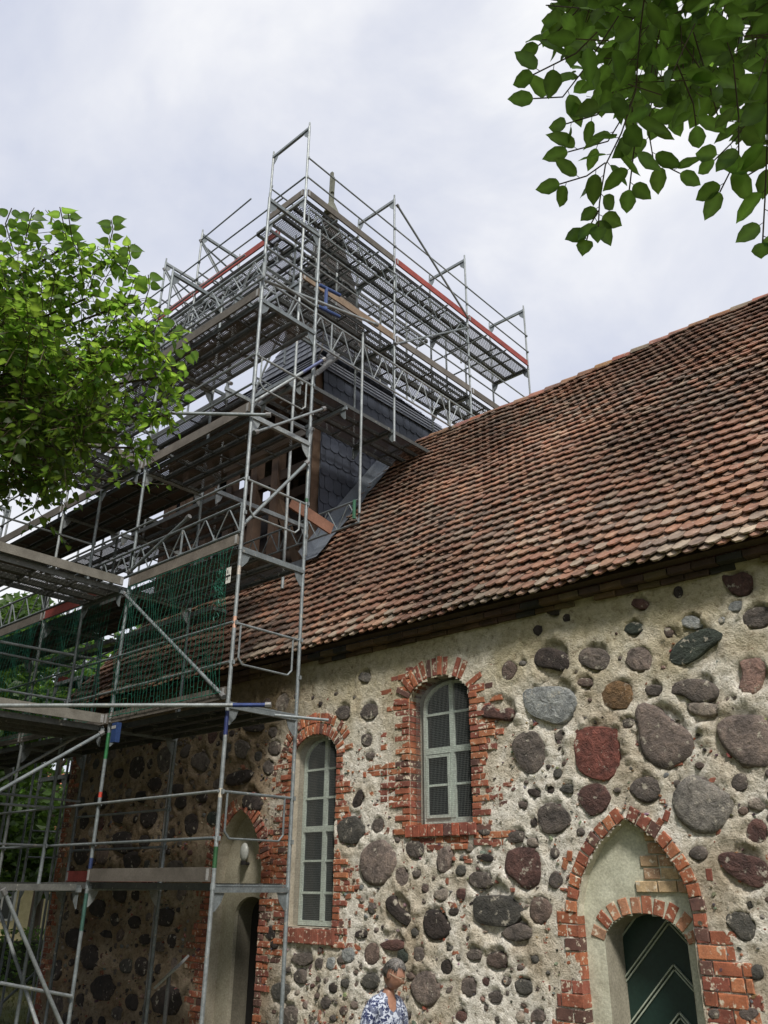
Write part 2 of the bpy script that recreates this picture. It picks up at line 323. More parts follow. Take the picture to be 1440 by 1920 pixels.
# ---- traced stones: (cx, cy, rx, ry, rotation deg, colour key)
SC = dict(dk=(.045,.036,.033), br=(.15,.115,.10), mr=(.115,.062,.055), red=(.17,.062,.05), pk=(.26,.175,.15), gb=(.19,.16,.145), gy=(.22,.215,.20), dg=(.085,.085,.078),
          bl=(.27,.30,.31), gn=(.045,.06,.05), oc=(.19,.12,.06), lt=(.30,.27,.235), gk=(.13,.115,.105))
ST = '''1037 1238 36 23 0 dk;1116 1234 34 21 5 gk;1200 1237 27 24 0 gb;1306 1213 52 27 -27 gn;1298 1167 20 13 10 bl;1383 1096 29 23 0 mr;1271 1111 9 14 0 dk;1202 1133 18 10 10 mr
1382 1137 17 10 -10 bl;1422 1158 34 20 -10 gk;1410 1272 25 38 12 pk;1159 1305 30 27 0 oc;1229 1295 20 11 0 gk;1302 1296 50 23 8 gk;1032 1322 53 35 12 bl;1247 1382 55 62 -10 gb;1119 1412 42 50 0 red
1402 1393 66 50 10 gb;1052 1380 9 12 0 gk;1099 1280 16 9 5 br;1190 1178 19 11 -10 gn;1254 1185 10 12 0 br;1038 1145 16 8 0 dk;1009 1182 10 10 0 dk;1062 1158 8 8 0 dk;1320 1330 36 14 5 lt;1178 1356 14 9 -10 gk
1115 1500 32 31 0 mr;1211 1480 30 22 0 gk;1317 1509 57 58 -5 gy;1396 1628 47 32 14 mr;1389 1735 31 31 0 dg;1419 1824 15 16 0 dg;1043 1535 31 29 10 gk;1042 1651 13 17 0 gk;1419 1558 19 25 0 mr
1419 1509 18 13 15 lt;1387 1468 16 17 0 gk;1065 1480 16 8 0 dg;1035 1481 8 10 0 dk;1046 1450 9 10 0 dg;1157 1482 7 6 0 gk;1049 1383 9 10 0 gk;1310 1600 18 14 0 gk;1393 1520 10 8 0 br;1014 1709 23 27 0 br
1040 1600 8 12 0 gk;955 1258 13 20 15 br;937 1340 35 14 8 mr;992 1412 33 38 10 gk;980 1627 33 39 0 mr;934 1707 47 29 3 dg;902 1650 24 16 5 gk;821 1734 28 28 20 dk;748 1709 30 15 48 dk;710 1617 35 42 -5 gb
834 1611 14 27 15 gb;778 1592 19 17 0 gk;755 1643 13 18 0 gb;659 1556 26 27 0 dg;710 1547 12 15 20 gk;827 1678 13 12 0 lt;850 1709 9 8 0 dk;697 1704 7 12 0 gk;678 1752 13 8 0 dk;972 1748 30 17 0 gk
692 1335 19 16 -20 gk;688 1388 13 13 0 gk;695 1417 9 7 0 gk;645 1335 15 13 0 gk;684 1270 14 10 0 gy;911 1608 18 7 10 dk;969 1569 21 11 -8 gk;1002 1543 8 10 0 dk;1003 1487 14 8 25 dk;1034 1481 8 9 0 dk
672 1497 8 20 20 dk;654 1790 14 16 0 bl;699 1788 15 20 10 br;738 1772 25 11 0 mr;757 1793 11 15 -10 gn;787 1790 12 15 0 gk;695 1840 18 15 0 dg;799 1852 28 36 5 gb;647 1844 9 10 0 dg;625 1852 9 10 0 dk
644 1896 7 9 0 br;983 1850 20 17 0 dg;568 1798 22 14 -8 gk;564 1831 13 15 0 gk;527 1859 20 19 0 dg;544 1905 20 20 0 gk;610 1880 10 12 0 gk;890 1790 16 12 0 gk;880 1850 18 20 0 gb;935 1800 22 15 0 br
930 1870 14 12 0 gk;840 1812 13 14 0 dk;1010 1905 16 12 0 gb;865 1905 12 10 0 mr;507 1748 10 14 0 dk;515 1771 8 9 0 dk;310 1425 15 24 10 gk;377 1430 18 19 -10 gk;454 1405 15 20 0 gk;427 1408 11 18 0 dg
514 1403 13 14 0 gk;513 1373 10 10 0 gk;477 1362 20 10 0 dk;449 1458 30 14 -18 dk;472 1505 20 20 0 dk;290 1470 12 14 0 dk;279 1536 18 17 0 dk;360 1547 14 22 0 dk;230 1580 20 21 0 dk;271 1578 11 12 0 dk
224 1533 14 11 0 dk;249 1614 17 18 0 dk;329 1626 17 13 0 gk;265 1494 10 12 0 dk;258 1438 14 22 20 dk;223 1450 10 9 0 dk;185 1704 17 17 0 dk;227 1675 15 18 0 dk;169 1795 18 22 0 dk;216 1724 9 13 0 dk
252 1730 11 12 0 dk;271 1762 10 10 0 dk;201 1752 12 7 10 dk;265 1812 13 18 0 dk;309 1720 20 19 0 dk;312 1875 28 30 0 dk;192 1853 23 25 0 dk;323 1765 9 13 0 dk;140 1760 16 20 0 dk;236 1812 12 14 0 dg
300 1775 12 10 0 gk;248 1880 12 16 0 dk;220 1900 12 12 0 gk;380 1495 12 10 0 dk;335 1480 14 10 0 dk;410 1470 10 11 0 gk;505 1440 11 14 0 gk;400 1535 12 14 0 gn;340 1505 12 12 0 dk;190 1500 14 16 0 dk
1340 1900 12 12 0 gk;1405 1900 20 14 0 gb;1320 1465 9 7 0 gk;1270 1470 8 7 0 gk;1090 1560 9 9 0 gk;640 1800 8 7 0 gk;770 1830 9 7 0 br;910 1560 12 8 0 gk;880 1590 8 8 0 lt;1000 1580 12 9 0 lt;950 1840 10 9 0 gk'''
stones = []
for row in ST.replace('\n', ';').split(';'):
    q = row.split()
    if len(q) != 6: continue
    cx, cy, rx, ry, ro = map(float, q[:5]); stones.append((cx, cy, rx, ry, ro, q[5]))
def stone_outline(cx, cz, rx, rz, rot, sq, n, rnd):
    m = rnd.choice([5, 6, 6, 7, 8]) if n > 8 else 5; t0 = rnd.uniform(0, 6.28)
    if sq > 3: m = 4; t0 = math.pi/4
    cor = []
    for i in range(m):
        t = t0+2*math.pi*(i+rnd.uniform(-.22, .22)*(0 if sq > 3 else 1))/m; k = rnd.uniform(.92, 1.24)*(1.12 if sq > 3 else 1); cor.append((math.cos(t)*k, math.sin(t)*k))
    pts = []
    for i in range(n):
        u = i*m/n; a = int(u); f = u-a; p, q = cor[a % m], cor[(a+1) % m]; f = f*.86+.07
        x, z = p[0]+(q[0]-p[0])*f, p[1]+(q[1]-p[1])*f; l = math.hypot(x, z); bl = 1+(1/max(l, .3)-1)*(.30 if sq < 3 else .1); j = 1+rnd.uniform(-.035, .035)
        x, z = x*bl*j*rx, z*bl*j*rz
        pts.append((cx + x*math.cos(rot)-z*math.sin(rot), cz + x*math.sin(rot)+z*math.cos(rot)))
    return pts
def stone_geo(mb, out, col, rnd, h=None):
    n = len(out); cx = sum(p[0] for p in out)/n; cz = sum(p[1] for p in out)/n
    r = math.sqrt(sum((p[0]-cx)**2+(p[1]-cz)**2 for p in out)/n); h = h if h is not None else min(.038, .10*r+.012)
    pl = [(rnd.uniform(0, 6.28), rnd.uniform(.25, 1.0), rnd.uniform(.15, .75)) for _ in range(4)]       # cleavage faces
    def H(dx, dz, e):
        v = h*(1-e**5*.5)
        for a, off, sl in pl: v = min(v, h*(1 + sl*(off - (dx*math.cos(a)+dz*math.sin(a))/r)*1.1))
        return max(v, h*.25*(1-e))
    vs = []; rings = ((1.05, None), (1.0, None), (.95, 1), (.76, 1), (.52, 1), (.26, 1)) if r > .07 else ((1.05, None), (1.0, None), (.90, 1), (.5, 1))
    for k, (sc, f) in enumerate(rings):
        for (x, z) in out:
            q = sc + (rnd.uniform(-.03, .03) if f else 0); dx, dz = (x-cx)*q, (z-cz)*q
            y = (.06 if k == 0 else .004) if f is None else -H(dx, dz, sc)*(1+rnd.uniform(-.09, .09))
            vs.append((cx+dx, WY+y, cz+dz))
    vs.append((cx, WY-H(0, 0, 0), cz)); fs = []; K = len(rings)
    for k in range(K-1):
        for i in range(n): j = (i+1) % n; fs.append((k*n+i, k*n+j, (k+1)*n+j, (k+1)*n+i))
    for i in range(n): fs.append(((K-1)*n+i, (K-1)*n+(i+1) % n, K*n))
    mb.add(vs, fs, col)
TRACE = """1196 1320,1215 1316,1236 1326,1252 1345,1288 1368,1303 1388,1300 1415,1268 1436,1247 1446,1215 1430,1200 1402,1197 1365,1189 1338
980 1300,1000 1289,1050 1287,1075 1299,1086 1316,1070 1346,1050 1358,1020 1352,990 1335
1078 1369,1095 1362,1150 1364,1160 1374,1161 1430,1153 1455,1140 1464,1110 1460,1085 1444,1077 1410
1262 1485,1290 1455,1320 1460,1345 1475,1376 1495,1370 1530,1345 1560,1310 1563,1280 1545,1263 1520
1257 1225,1275 1200,1320 1178,1350 1183,1357 1196,1330 1215,1300 1240,1275 1248,1258 1243
1001 1235,1010 1218,1030 1214,1060 1225,1076 1245,1065 1260,1035 1255,1008 1250
1343 1365,1360 1345,1400 1340,1440 1350,1452 1430,1400 1440,1385 1430,1355 1400
960 1395,975 1375,1000 1370,1020 1390,1022 1430,1005 1450,990 1452,972 1430
950 1600,965 1590,1008 1592,1014 1640,1005 1660,985 1668,965 1650,948 1635
677 1600,695 1580,722 1576,746 1610,735 1640,715 1660,690 1658,676 1635
888 1688,900 1680,950 1680,982 1700,975 1725,950 1738,900 1732,889 1715
797 1715,805 1706,828 1712,850 1745,835 1758,810 1762,795 1740
724 1685,740 1679,748 1700,772 1718,768 1736,755 1733,727 1707
1254 1300,1268 1280,1300 1272,1335 1280,1351 1300,1335 1315,1305 1320,1280 1305
1359 1727,1372 1707,1400 1712,1418 1730,1415 1760,1395 1766,1378 1750
1346 1605,1365 1597,1410 1605,1440 1622,1446 1655,1420 1665,1385 1650,1358 1630
1084 1495,1095 1475,1125 1469,1147 1490,1138 1515,1112 1531,1098 1520
1180 1478,1195 1460,1225 1457,1241 1475,1232 1498,1212 1506,1190 1495
1010 1520,1030 1505,1060 1515,1071 1540,1050 1561,1020 1562,1010 1545
903 1330,920 1320,935 1334,955 1327,972 1340,958 1352,935 1349,905 1345
1388 1240,1420 1232,1440 1240,1432 1270,1420 1300,1400 1306,1386 1290,1392 1262
1352 1080,1375 1079,1395 1072,1412 1085,1408 1105,1398 1118,1380 1117,1365 1105
771 1845,785 1825,810 1820,828 1845,824 1870,805 1888,785 1882,773 1865"""
TR = []
for row in TRACE.split('\n'):
    p = [tuple(map(float, q.split())) for q in row.split(',')]; TR.append((sum(q[0] for q in p)/len(p), sum(q[1] for q in p)/len(p), p))
def traced(cx, cy, n):
    for tx, ty, p in TR:
        if math.hypot(tx-cx, ty-cy) < 14:
            out = []; m = len(p)
            for i in range(n):
                u = i*m/n; a = int(u); f = u-a; P0, P1, P2, P3 = (p[(a+k) % m] for k in (-1, 0, 1, 2))
                g = [.5*(2*P1[d]+(P2[d]-P0[d])*f+(2*P0[d]-5*P1[d]+4*P2[d]-P3[d])*f*f+(3*P1[d]-P0[d]-3*P2[d]+P3[d])*f**3) for d in (0, 1)]; out.append(tuple(g))
            return out[::-1]
rnd = random.Random(11)
placed = []     # (x, z, r)
stone_list = []
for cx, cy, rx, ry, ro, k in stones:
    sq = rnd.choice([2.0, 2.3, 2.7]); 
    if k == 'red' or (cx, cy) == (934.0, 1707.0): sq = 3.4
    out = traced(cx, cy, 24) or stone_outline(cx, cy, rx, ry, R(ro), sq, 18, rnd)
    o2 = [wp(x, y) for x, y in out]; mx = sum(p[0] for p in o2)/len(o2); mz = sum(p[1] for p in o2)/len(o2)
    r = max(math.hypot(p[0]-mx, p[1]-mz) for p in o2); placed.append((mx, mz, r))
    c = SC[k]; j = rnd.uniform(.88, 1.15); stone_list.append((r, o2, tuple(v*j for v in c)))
BR_ZONES = []  # filled below (x0,x1,z0,z1)
BZ = [(-9.75, -9.05, -1.4, 2.15), (-8.22, -7.8, -.75, 2.1), (-7.75, -6.9, .55, 2.6), (-6.0, -5.35, .4, 2.6), (-5.1, -4.7, -2.3, -.2), (-3.55, -2.75, -2.3, -.3), (-5.05, -3.2, -.4, .85), (-9.2, -8.0, 1.6, 2.3), (-7.1, -5.8, 2.1, 2.75),
      (-7.1, -5.7, .35, .7), (-11.25, -10.6, -2.3, .9), (-9.75, -9.3, -2.3, .9), (-15.4, -14.95, -2.3, 2.8), (-10.8, -9.5, -.1, 1.2)]
def in_bz(x, z, r): return any(a-r*.6 < x < b+r*.6 and c-r*.6 < z < d+r*.6 for a, b, c, d in BZ)
def free(x, z, r, pad=.02):
    if in_bz(x, z, r): return False
    for p in OPENS:
        if inpoly([x], [z], grow(p, r))[0]: return False
    return all((x-a)**2+(z-b)**2 > (r+c*.88+pad)**2 for a, b, c in placed)
tries = 0
keys = ['gk']*4+['gb']*4+['dg']*2+['br']*3+['mr']*2+['dk']*2+['gy']*2+['lt', 'bl', 'pk']
while tries < 16000 and len(stone_list) < 1150:
    tries += 1
    u = rnd.random(); r = .20 if tries < 300 else (.13 if tries < 1500 else (rnd.uniform(.035, .085) if tries < 6000 else rnd.uniform(.022, .05))); r *= rnd.uniform(.6, 1.3)
    x = rnd.uniform(X_W+.5, X_E if rnd.random() < .25 else -2.0); z = rnd.uniform(-2.25, 2.55)
    if z > 1.7 and x > -9 and rnd.random() < .72: continue
    if -9 < x < -2.2 and r > .11: continue
    if not free(x, z, r): continue
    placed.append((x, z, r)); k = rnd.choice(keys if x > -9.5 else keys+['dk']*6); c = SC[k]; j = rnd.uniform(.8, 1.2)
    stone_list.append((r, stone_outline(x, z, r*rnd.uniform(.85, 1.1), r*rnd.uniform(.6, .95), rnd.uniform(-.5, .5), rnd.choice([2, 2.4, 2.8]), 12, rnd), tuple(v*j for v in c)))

# ---- the wall body: relief grid with openings
def wall():
    dx = .034; xs = np.arange(X_W, X_E+dx, dx); zs = np.arange(G-.1, 2.98, dx)
    Xg, Zg = np.meshgrid(xs, zs)
    D = fbm(Xg*1.3, Zg*1.3, 3, 3)*.05 + fbm(Xg*6, Zg*6, 9, 4)*.05 + fbm(Xg*17+5, Zg*17, 21, 2)*.034
    plast = 1/(1+np.exp(-(Zg-1.9+fbm(Xg*.9, Zg*.9, 33, 3)*2.5)*6))     # smoother render high up
    plast = plast*(Xg > -9.5); D = D*(1-.65*plast) - .012*plast
    for (x, z, r) in placed:
        ix0, ix1 = np.searchsorted(xs, [x-r*1.6, x+r*1.6]); iz0, iz1 = np.searchsorted(zs, [z-r*1.6, z+r*1.6])
        sx, sz = Xg[iz0:iz1, ix0:ix1], Zg[iz0:iz1, ix0:ix1]; q = np.sqrt((sx-x)**2+(sz-z)**2)/max(r, .01)
        D[iz0:iz1, ix0:ix1] += np.where(q < .72, np.maximum(0, .03-D[iz0:iz1, ix0:ix1]), -(.016+.35*np.abs(fbm(sx*11, sz*11, 77, 2)))*np.exp(-((q-1.02)/.16)**2)*min(1, r/.1)*.27)
    for a, b, c, d in BZ:
        mk = (Xg > a-.02) & (Xg < b+.02) & (Zg > c) & (Zg < d); D[mk] = D[mk]*.7 + .002
    nx, nz = len(xs), len(zs)
    V = np.stack([Xg, WY + D, Zg], -1).reshape(-1, 3)
    cxs = (Xg[:-1, :-1]+dx/2).ravel(); czs = (Zg[:-1, :-1]+dx/2).ravel(); keep = np.ones(cxs.shape, bool)
    for p in OPENS: keep &= ~inpoly(cxs, czs, p)
    ii, jj = np.meshgrid(np.arange(nx-1), np.arange(nz-1)); base = (jj*nx+ii).ravel()[keep]
    Fq = np.stack([base, base+1, base+nx+1, base+nx], -1)
    m = bpy.data.meshes.new('wall'); m.from_pydata(V.tolist(), [], Fq.tolist()); m.update(); m.polygons.foreach_set('use_smooth', [True]*len(m.polygons))
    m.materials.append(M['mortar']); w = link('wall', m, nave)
    # solid core: side, top, other walls
    mb = MB()
    mb.box((X_W+.01, 16.35, G), (X_E, 16.4, 2.9)); mb.box((X_W+.02, WY+.06, G), (X_W+.08, 16.35, 2.95)); mb.box((X_E-.05, WY+.06, G), (X_E, 16.35, 2.95))
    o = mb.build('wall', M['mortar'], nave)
    return w
wall_o = wall()
# small pebbles and brick crumbs pressed in the mortar
def crumbs():
    a, b = MB(), MB(); k = 0
    while k < 3800:
        x = rnd.uniform(X_W+.4, -1.8); z = rnd.uniform(-2.25, 2.5); r = rnd.uniform(.008, .024)*(1.7 if rnd.random() < .12 else 1)
        if z > 1.75 and x > -9 and rnd.random() < .85: continue
        k += 1
        if any(inpoly([x], [z], grow(p, .04))[0] for p in OPENS): continue
        tgt = b if rnd.random() < .34 else a; c = (tuple(v*rnd.uniform(.7, 1.2) for v in (.26, .105, .065))) if tgt is b else tuple(v*rnd.uniform(.7, 1.3) for v in SC[rnd.choice(['gk', 'gb', 'lt', 'lt', 'gy', 'dk', 'br'])])
        n = 6; out = stone_outline(x, z, r*rnd.uniform(.8, 1.5), r*rnd.uniform(.5, 1), rnd.uniform(-1, 1), 2.2, n, rnd)
        h = rnd.uniform(.006, .02); vs = [(px, WY+.03, pz) for px, pz in out] + [((px-x)*.7+x, WY-h, (pz-z)*.7+z) for px, pz in out]
        tgt.add(vs, [(i, (i+1) % n, n+(i+1) % n, n+i) for i in range(n)] + [tuple(range(n, 2*n))], c)
    a.build('pebbles', M['stone'], wall_o, kind='stuff'); b.build('brick_crumbs', M['brick'], wall_o, kind='stuff')
crumbs()
stone_list.sort(key=lambda s: -s[0])
stuff = MB()
for i, (r, out, c) in enumerate(stone_list):
    if i < 300:
        mb = MB(); stone_geo(mb, out, c, rnd); mb.build('stone', M['stone'], wall_o, i % 5 > 1)
    else: stone_geo(stuff, out, c, rnd)
stuff.build('small_stones', M['stone'], wall_o, True, kind='stuff')

# ---- bricks
bricks = []   # (area, verts, faces, col)
BP = [(.31, .108, .052), (.34, .122, .058), (.27, .092, .05), (.37, .15, .075), (.23, .075, .05), (.12, .062, .05), (.31, .105, .06), (.20, .068, .048)]
def add_brick(c0, w, h, ang, depth, proud, col=None, kind='w', cy=None, taper=0):
    cx, cz = c0; Y = WY if cy is None else cy
    ca, sa = math.cos(ang), math.sin(ang); ch = .006; j = lambda: rnd.uniform(-.004, .004)
    vs = []
    for (sx, sz) in ((-1, -1), (1, -1), (1, 1), (-1, 1)):
        k = 1 - taper*(-sz)*.5
        vs.append((sx*(w/2-ch)*k+j(), Y-proud+rnd.uniform(-.003, .003), sz*(h/2-ch)+j()))
    for (sx, sz) in ((-1, -1), (1, -1), (1, 1), (-1, 1)):
        k = 1 - taper*(-sz)*.5; vs.append((sx*w/2*k+j(), Y-proud+ch, sz*h/2+j()))
    for (sx, sz) in ((-1, -1), (1, -1), (1, 1), (-1, 1)):
        k = 1 - taper*(-sz)*.5; vs.append((sx*w/2*k, Y+depth, sz*h/2))
    V = [(cx+x*ca-z*sa, y, cz+x*sa+z*ca) for x, y, z in vs]
    Fc = [(0, 1, 2, 3)] + [(4+i, 4+(i+1) % 4, (i+1) % 4, i) for i in range(4)] + [(8+i, 8+(i+1) % 4, 4+(i+1) % 4, 4+i) for i in range(4)]
    c = col or rnd.choice(BP); jj = rnd.uniform(.82, 1.18); bricks.append((w*h, V, Fc, tuple(v*jj for v in c), kind))
def courses(xedge, side, z0, z1, ch, width_fn, bl=.25, skip=.04, kind='w', depth=.22, col=None):
    """brick courses growing away from an opening edge; side=-1 grows to the left"""
    n = int(round((z1-z0)/ch))
    for i in range(n):
        z = z0 + (i+.5)*ch; xe = xedge(z) if callable(xedge) else xedge; Wd = width_fn(z)*(rnd.uniform(.45, 1.3) if kind == 'w' else rnd.uniform(.8, 1.15)); x = 0; k = i % 2
        while x < Wd:
            L = (bl if k % 2 == 0 else bl*.5)*rnd.uniform(.93, 1.05); k += 1
            if x + L > Wd + .06: L = max(.06, Wd-x+rnd.uniform(0, .04))
            if not (x > 0 and rnd.random() < skip):
                pr = rnd.uniform(.008, .026) if x == 0 else (rnd.uniform(-.012, .016) if kind == 'w' else rnd.uniform(.004, .022))
                add_brick((xe + side*(x+L/2), z+rnd.uniform(-.003, .003)), L-.012, ch-rnd.uniform(.010, .016), rnd.uniform(-.012, .012), depth if x == 0 else .05, pr, kind=kind, col=rnd.choice(col) if col else None)
            x += L
def arch(pts, L, w, off=0, depth=.2, kind='w', skip=0., cy=None, proud=(.012, .03), cols=None):
    """radial bricks along a polyline of (x,z), standing outward (left of travel)"""
    seg = []; tot = 0
    for a, b in zip(pts, pts[1:]): l = math.hypot(b[0]-a[0], b[1]-a[1]); seg.append((tot, l, a, b)); tot += l
    n = max(1, int(round(tot/w))); ww = tot/n
    for i in range(n):
        s = (i+.5)*ww
        for (t0, l, a, b) in seg:
            if t0 <= s <= t0+l+1e-6:
                f = (s-t0)/l; px, pz = a[0]+(b[0]-a[0])*f, a[1]+(b[1]-a[1])*f; tx, tz = (b[0]-a[0])/l, (b[1]-a[1])/l; break
        nx, nz = -tz, tx
        if rnd.random() < skip: continue
        LL = L*rnd.uniform(.93, 1.05)
        add_brick((px+nx*(off+LL/2), pz+nz*(off+LL/2)), ww*(1+off*.9+L*.45)-.012 if False else ww-.011+off*.05, LL-.008, math.atan2(tz, tx)+rnd.uniform(-.02, .02), depth, rnd.uniform(*proud), kind=kind, cy=cy, taper=.10, col=rnd.choice(cols) if cols else None)
def smooth_arc(x0, x1, zs, za, n=24, frm=0, to=math.pi):
    cx = (x0+x1)/2; hw = (x1-x0)/2
    return [(cx-hw*math.cos(t), zs+(za-zs)*math.sin(t)) for t in [frm+(to-frm)*i/n for i in range(n+1)]]
# left window
courses(-9.06, -1, -.72, 1.66, .079, lambda z: .42 + .18*math.sin(z*5), skip=.06)
courses(-8.21, 1, -.72, 1.66, .079, lambda z: .20 + .12*math.sin(z*7+1) + (.12 if z < .2 else 0), skip=.10)
arch([(x, z) for x, z in smooth_arc(-9.07, -8.20, 1.60, 1.91)], .15, .066)
arch([(x, z) for x, z in smooth_arc(-9.22, -8.05, 1.64, 2.07)], .14, .072, skip=.12, depth=.05)
for i in range(7): add_brick((-9.02+i*.135, -.60), .125, .17, rnd.uniform(-.02, .02), .25, .045, col=(.22, .075, .05))
# right window
courses(-6.92, -1, .55, 2.2, .079, lambda z: .62 + .14*math.sin(z*6) - (.12 if z > 1.9 else 0), skip=.16)
courses(-5.98, 1, .40, 2.22, .079, lambda z: .30 + .16*math.sin(z*3.1+2.2) + (.25 if z < 1.1 else 0) - (.05 if z > 1.6 else 0), skip=.10)
arch(smooth_arc(-6.94, -5.97, 2.10, 2.41), .25, .078, depth=.22, skip=.08)
courses(-6.85, -1, 2.28, 2.62, .079, lambda z: .55, skip=.35, depth=.05)
for i in range(9): add_brick((-6.92+i*.118, .59), .108, .135, rnd.uniform(-.02, .02), .25, .045, col=rnd.choice([(.22, .07, .05), (.30, .085, .05), (.10, .05, .045)]))
courses(-6.05, -1, .36, .52, .079, lambda z: .9, skip=.35, depth=.05)
# right door: pointed arch of headers and stepped jambs
dpts = px_poly([(1083, 1712), (1083, 1695), (1087, 1665), (1093, 1640), (1105, 1610), (1122, 1582), (1146, 1556), (1171, 1535)])
dptr = px_poly([(1173, 1535), (1200, 1551), (1224, 1570), (1244, 1593), (1262, 1617), (1277, 1643), (1288, 1669), (1296, 1698), (1300, 1727), (1304, 1765)])
arch(dpts, .135, .112, depth=.22, kind='d', proud=(.015, .03))
arch(dptr, .135, .112, depth=.22, kind='d', proud=(.015, .03))
courses(lambda z: -4.725, -1, G, -.22, .122, lambda z: .30 + .14*math.sin(z*4.0+1) if z < -.3 else .2, bl=.25, skip=.0, kind='d', depth=.25)
courses(lambda z: -3.535, 1, G, -.36, .122, lambda z: .36 + max(0, -z-.5)*.28, bl=.25, skip=.0, kind='d', depth=.25)
for q in ((1250, 1530, 60), (1236, 1545, 50), (1330, 1640, 88), (1068, 1605, 80), (1060, 1620, 70)): 
    c = wp(q[0], q[1]); add_brick(c, .10, .06, R(q[2]), .05, .012, kind='d')
# left door surround and west corner
courses(-10.72, -1, G, .1, .085, lambda z: .42+.1*math.sin(z*5), skip=.05)
courses(-9.62, 1, G, .5, .085, lambda z: .30+.1*math.sin(z*6), skip=.12)
dl = pointed(-10.73, -9.61, G, .0, 1.0, 12); il = [p for p in dl if p[1] >= -.01]
arch(il, .20, .075)
courses(X_W+.02, 1, G, 2.8, .085, lambda z: .34 if int(z*6) % 2 else .22, skip=.02)
# cornice under the eave: two projecting courses, tinted for dirt and overhang shade
for i in range(int((X_E-X_W)/.085)):
    x = X_W + (i+.5)*.085; d = tuple(v*g for v, g in zip(rnd.choice(BP), (.36, .62, .7)))
    None
for i in range(int((X_E-X_W)/.26)):
    x = X_W + (i+.5)*.26; d = tuple(v*g for v, g in zip(rnd.choice(BP), (.34, .6, .7)))
    add_brick((x, 2.93), .25, .06, rnd.uniform(-.03, .03), .05, rnd.uniform(.03, .08), col=d, kind='c') if rnd.random() > .2 else None; add_brick((x+.12, 3.0), .25, .07, 0, .1, .15, col=d, kind='c'); None
for i in range(330):
    x, z = (rnd.uniform(-9.0, -4.8), rnd.uniform(-2.2, .7)) if i % 3 else (rnd.uniform(-11, -2.3), rnd.uniform(-2.2, 1.7))
    if any(inpoly([x], [z], grow(p, .08))[0] for p in OPENS) or any((x-a)**2+(z-b)**2 < (c*.8)**2 for a, b, c in placed): continue
    add_brick((x, z), rnd.uniform(.04, .12), rnd.uniform(.03, .06), rnd.choice([0, 0, 0, 1.5])+rnd.gauss(0, .15), .04, rnd.uniform(-.006, .012), col=rnd.choice([(.26, .10, .065), (.30, .12, .07), (.22, .10, .07)]))
# which bricks show largest
def bsize(b):
    c = Vector(b[1][0]); d = c.dot(Fv); x = 720+CF*c.dot(Rv)/d; vis = 0 < x < 1460
    return (b[0]/d/d if vis else 0)*(0 if b[4] == 'c' else 1)
bricks.sort(key=lambda b: -bsize(b))
stuff = MB(); corn = MB()
for i, (a, V, Fc, c, k) in enumerate(bricks):
    if k == 'c': corn.add(V, Fc, c); continue
    if i < 300: mb = MB(); mb.add(V, Fc, c); mb.build('brick', M['brick'], wall_o)
    else: stuff.add(V, Fc, c)
stuff.build('brickwork', M['brick'], wall_o, kind='stuff'); corn.build('brick_cornice', M['brick_dirty_shaded'], wall_o, kind='stuff')

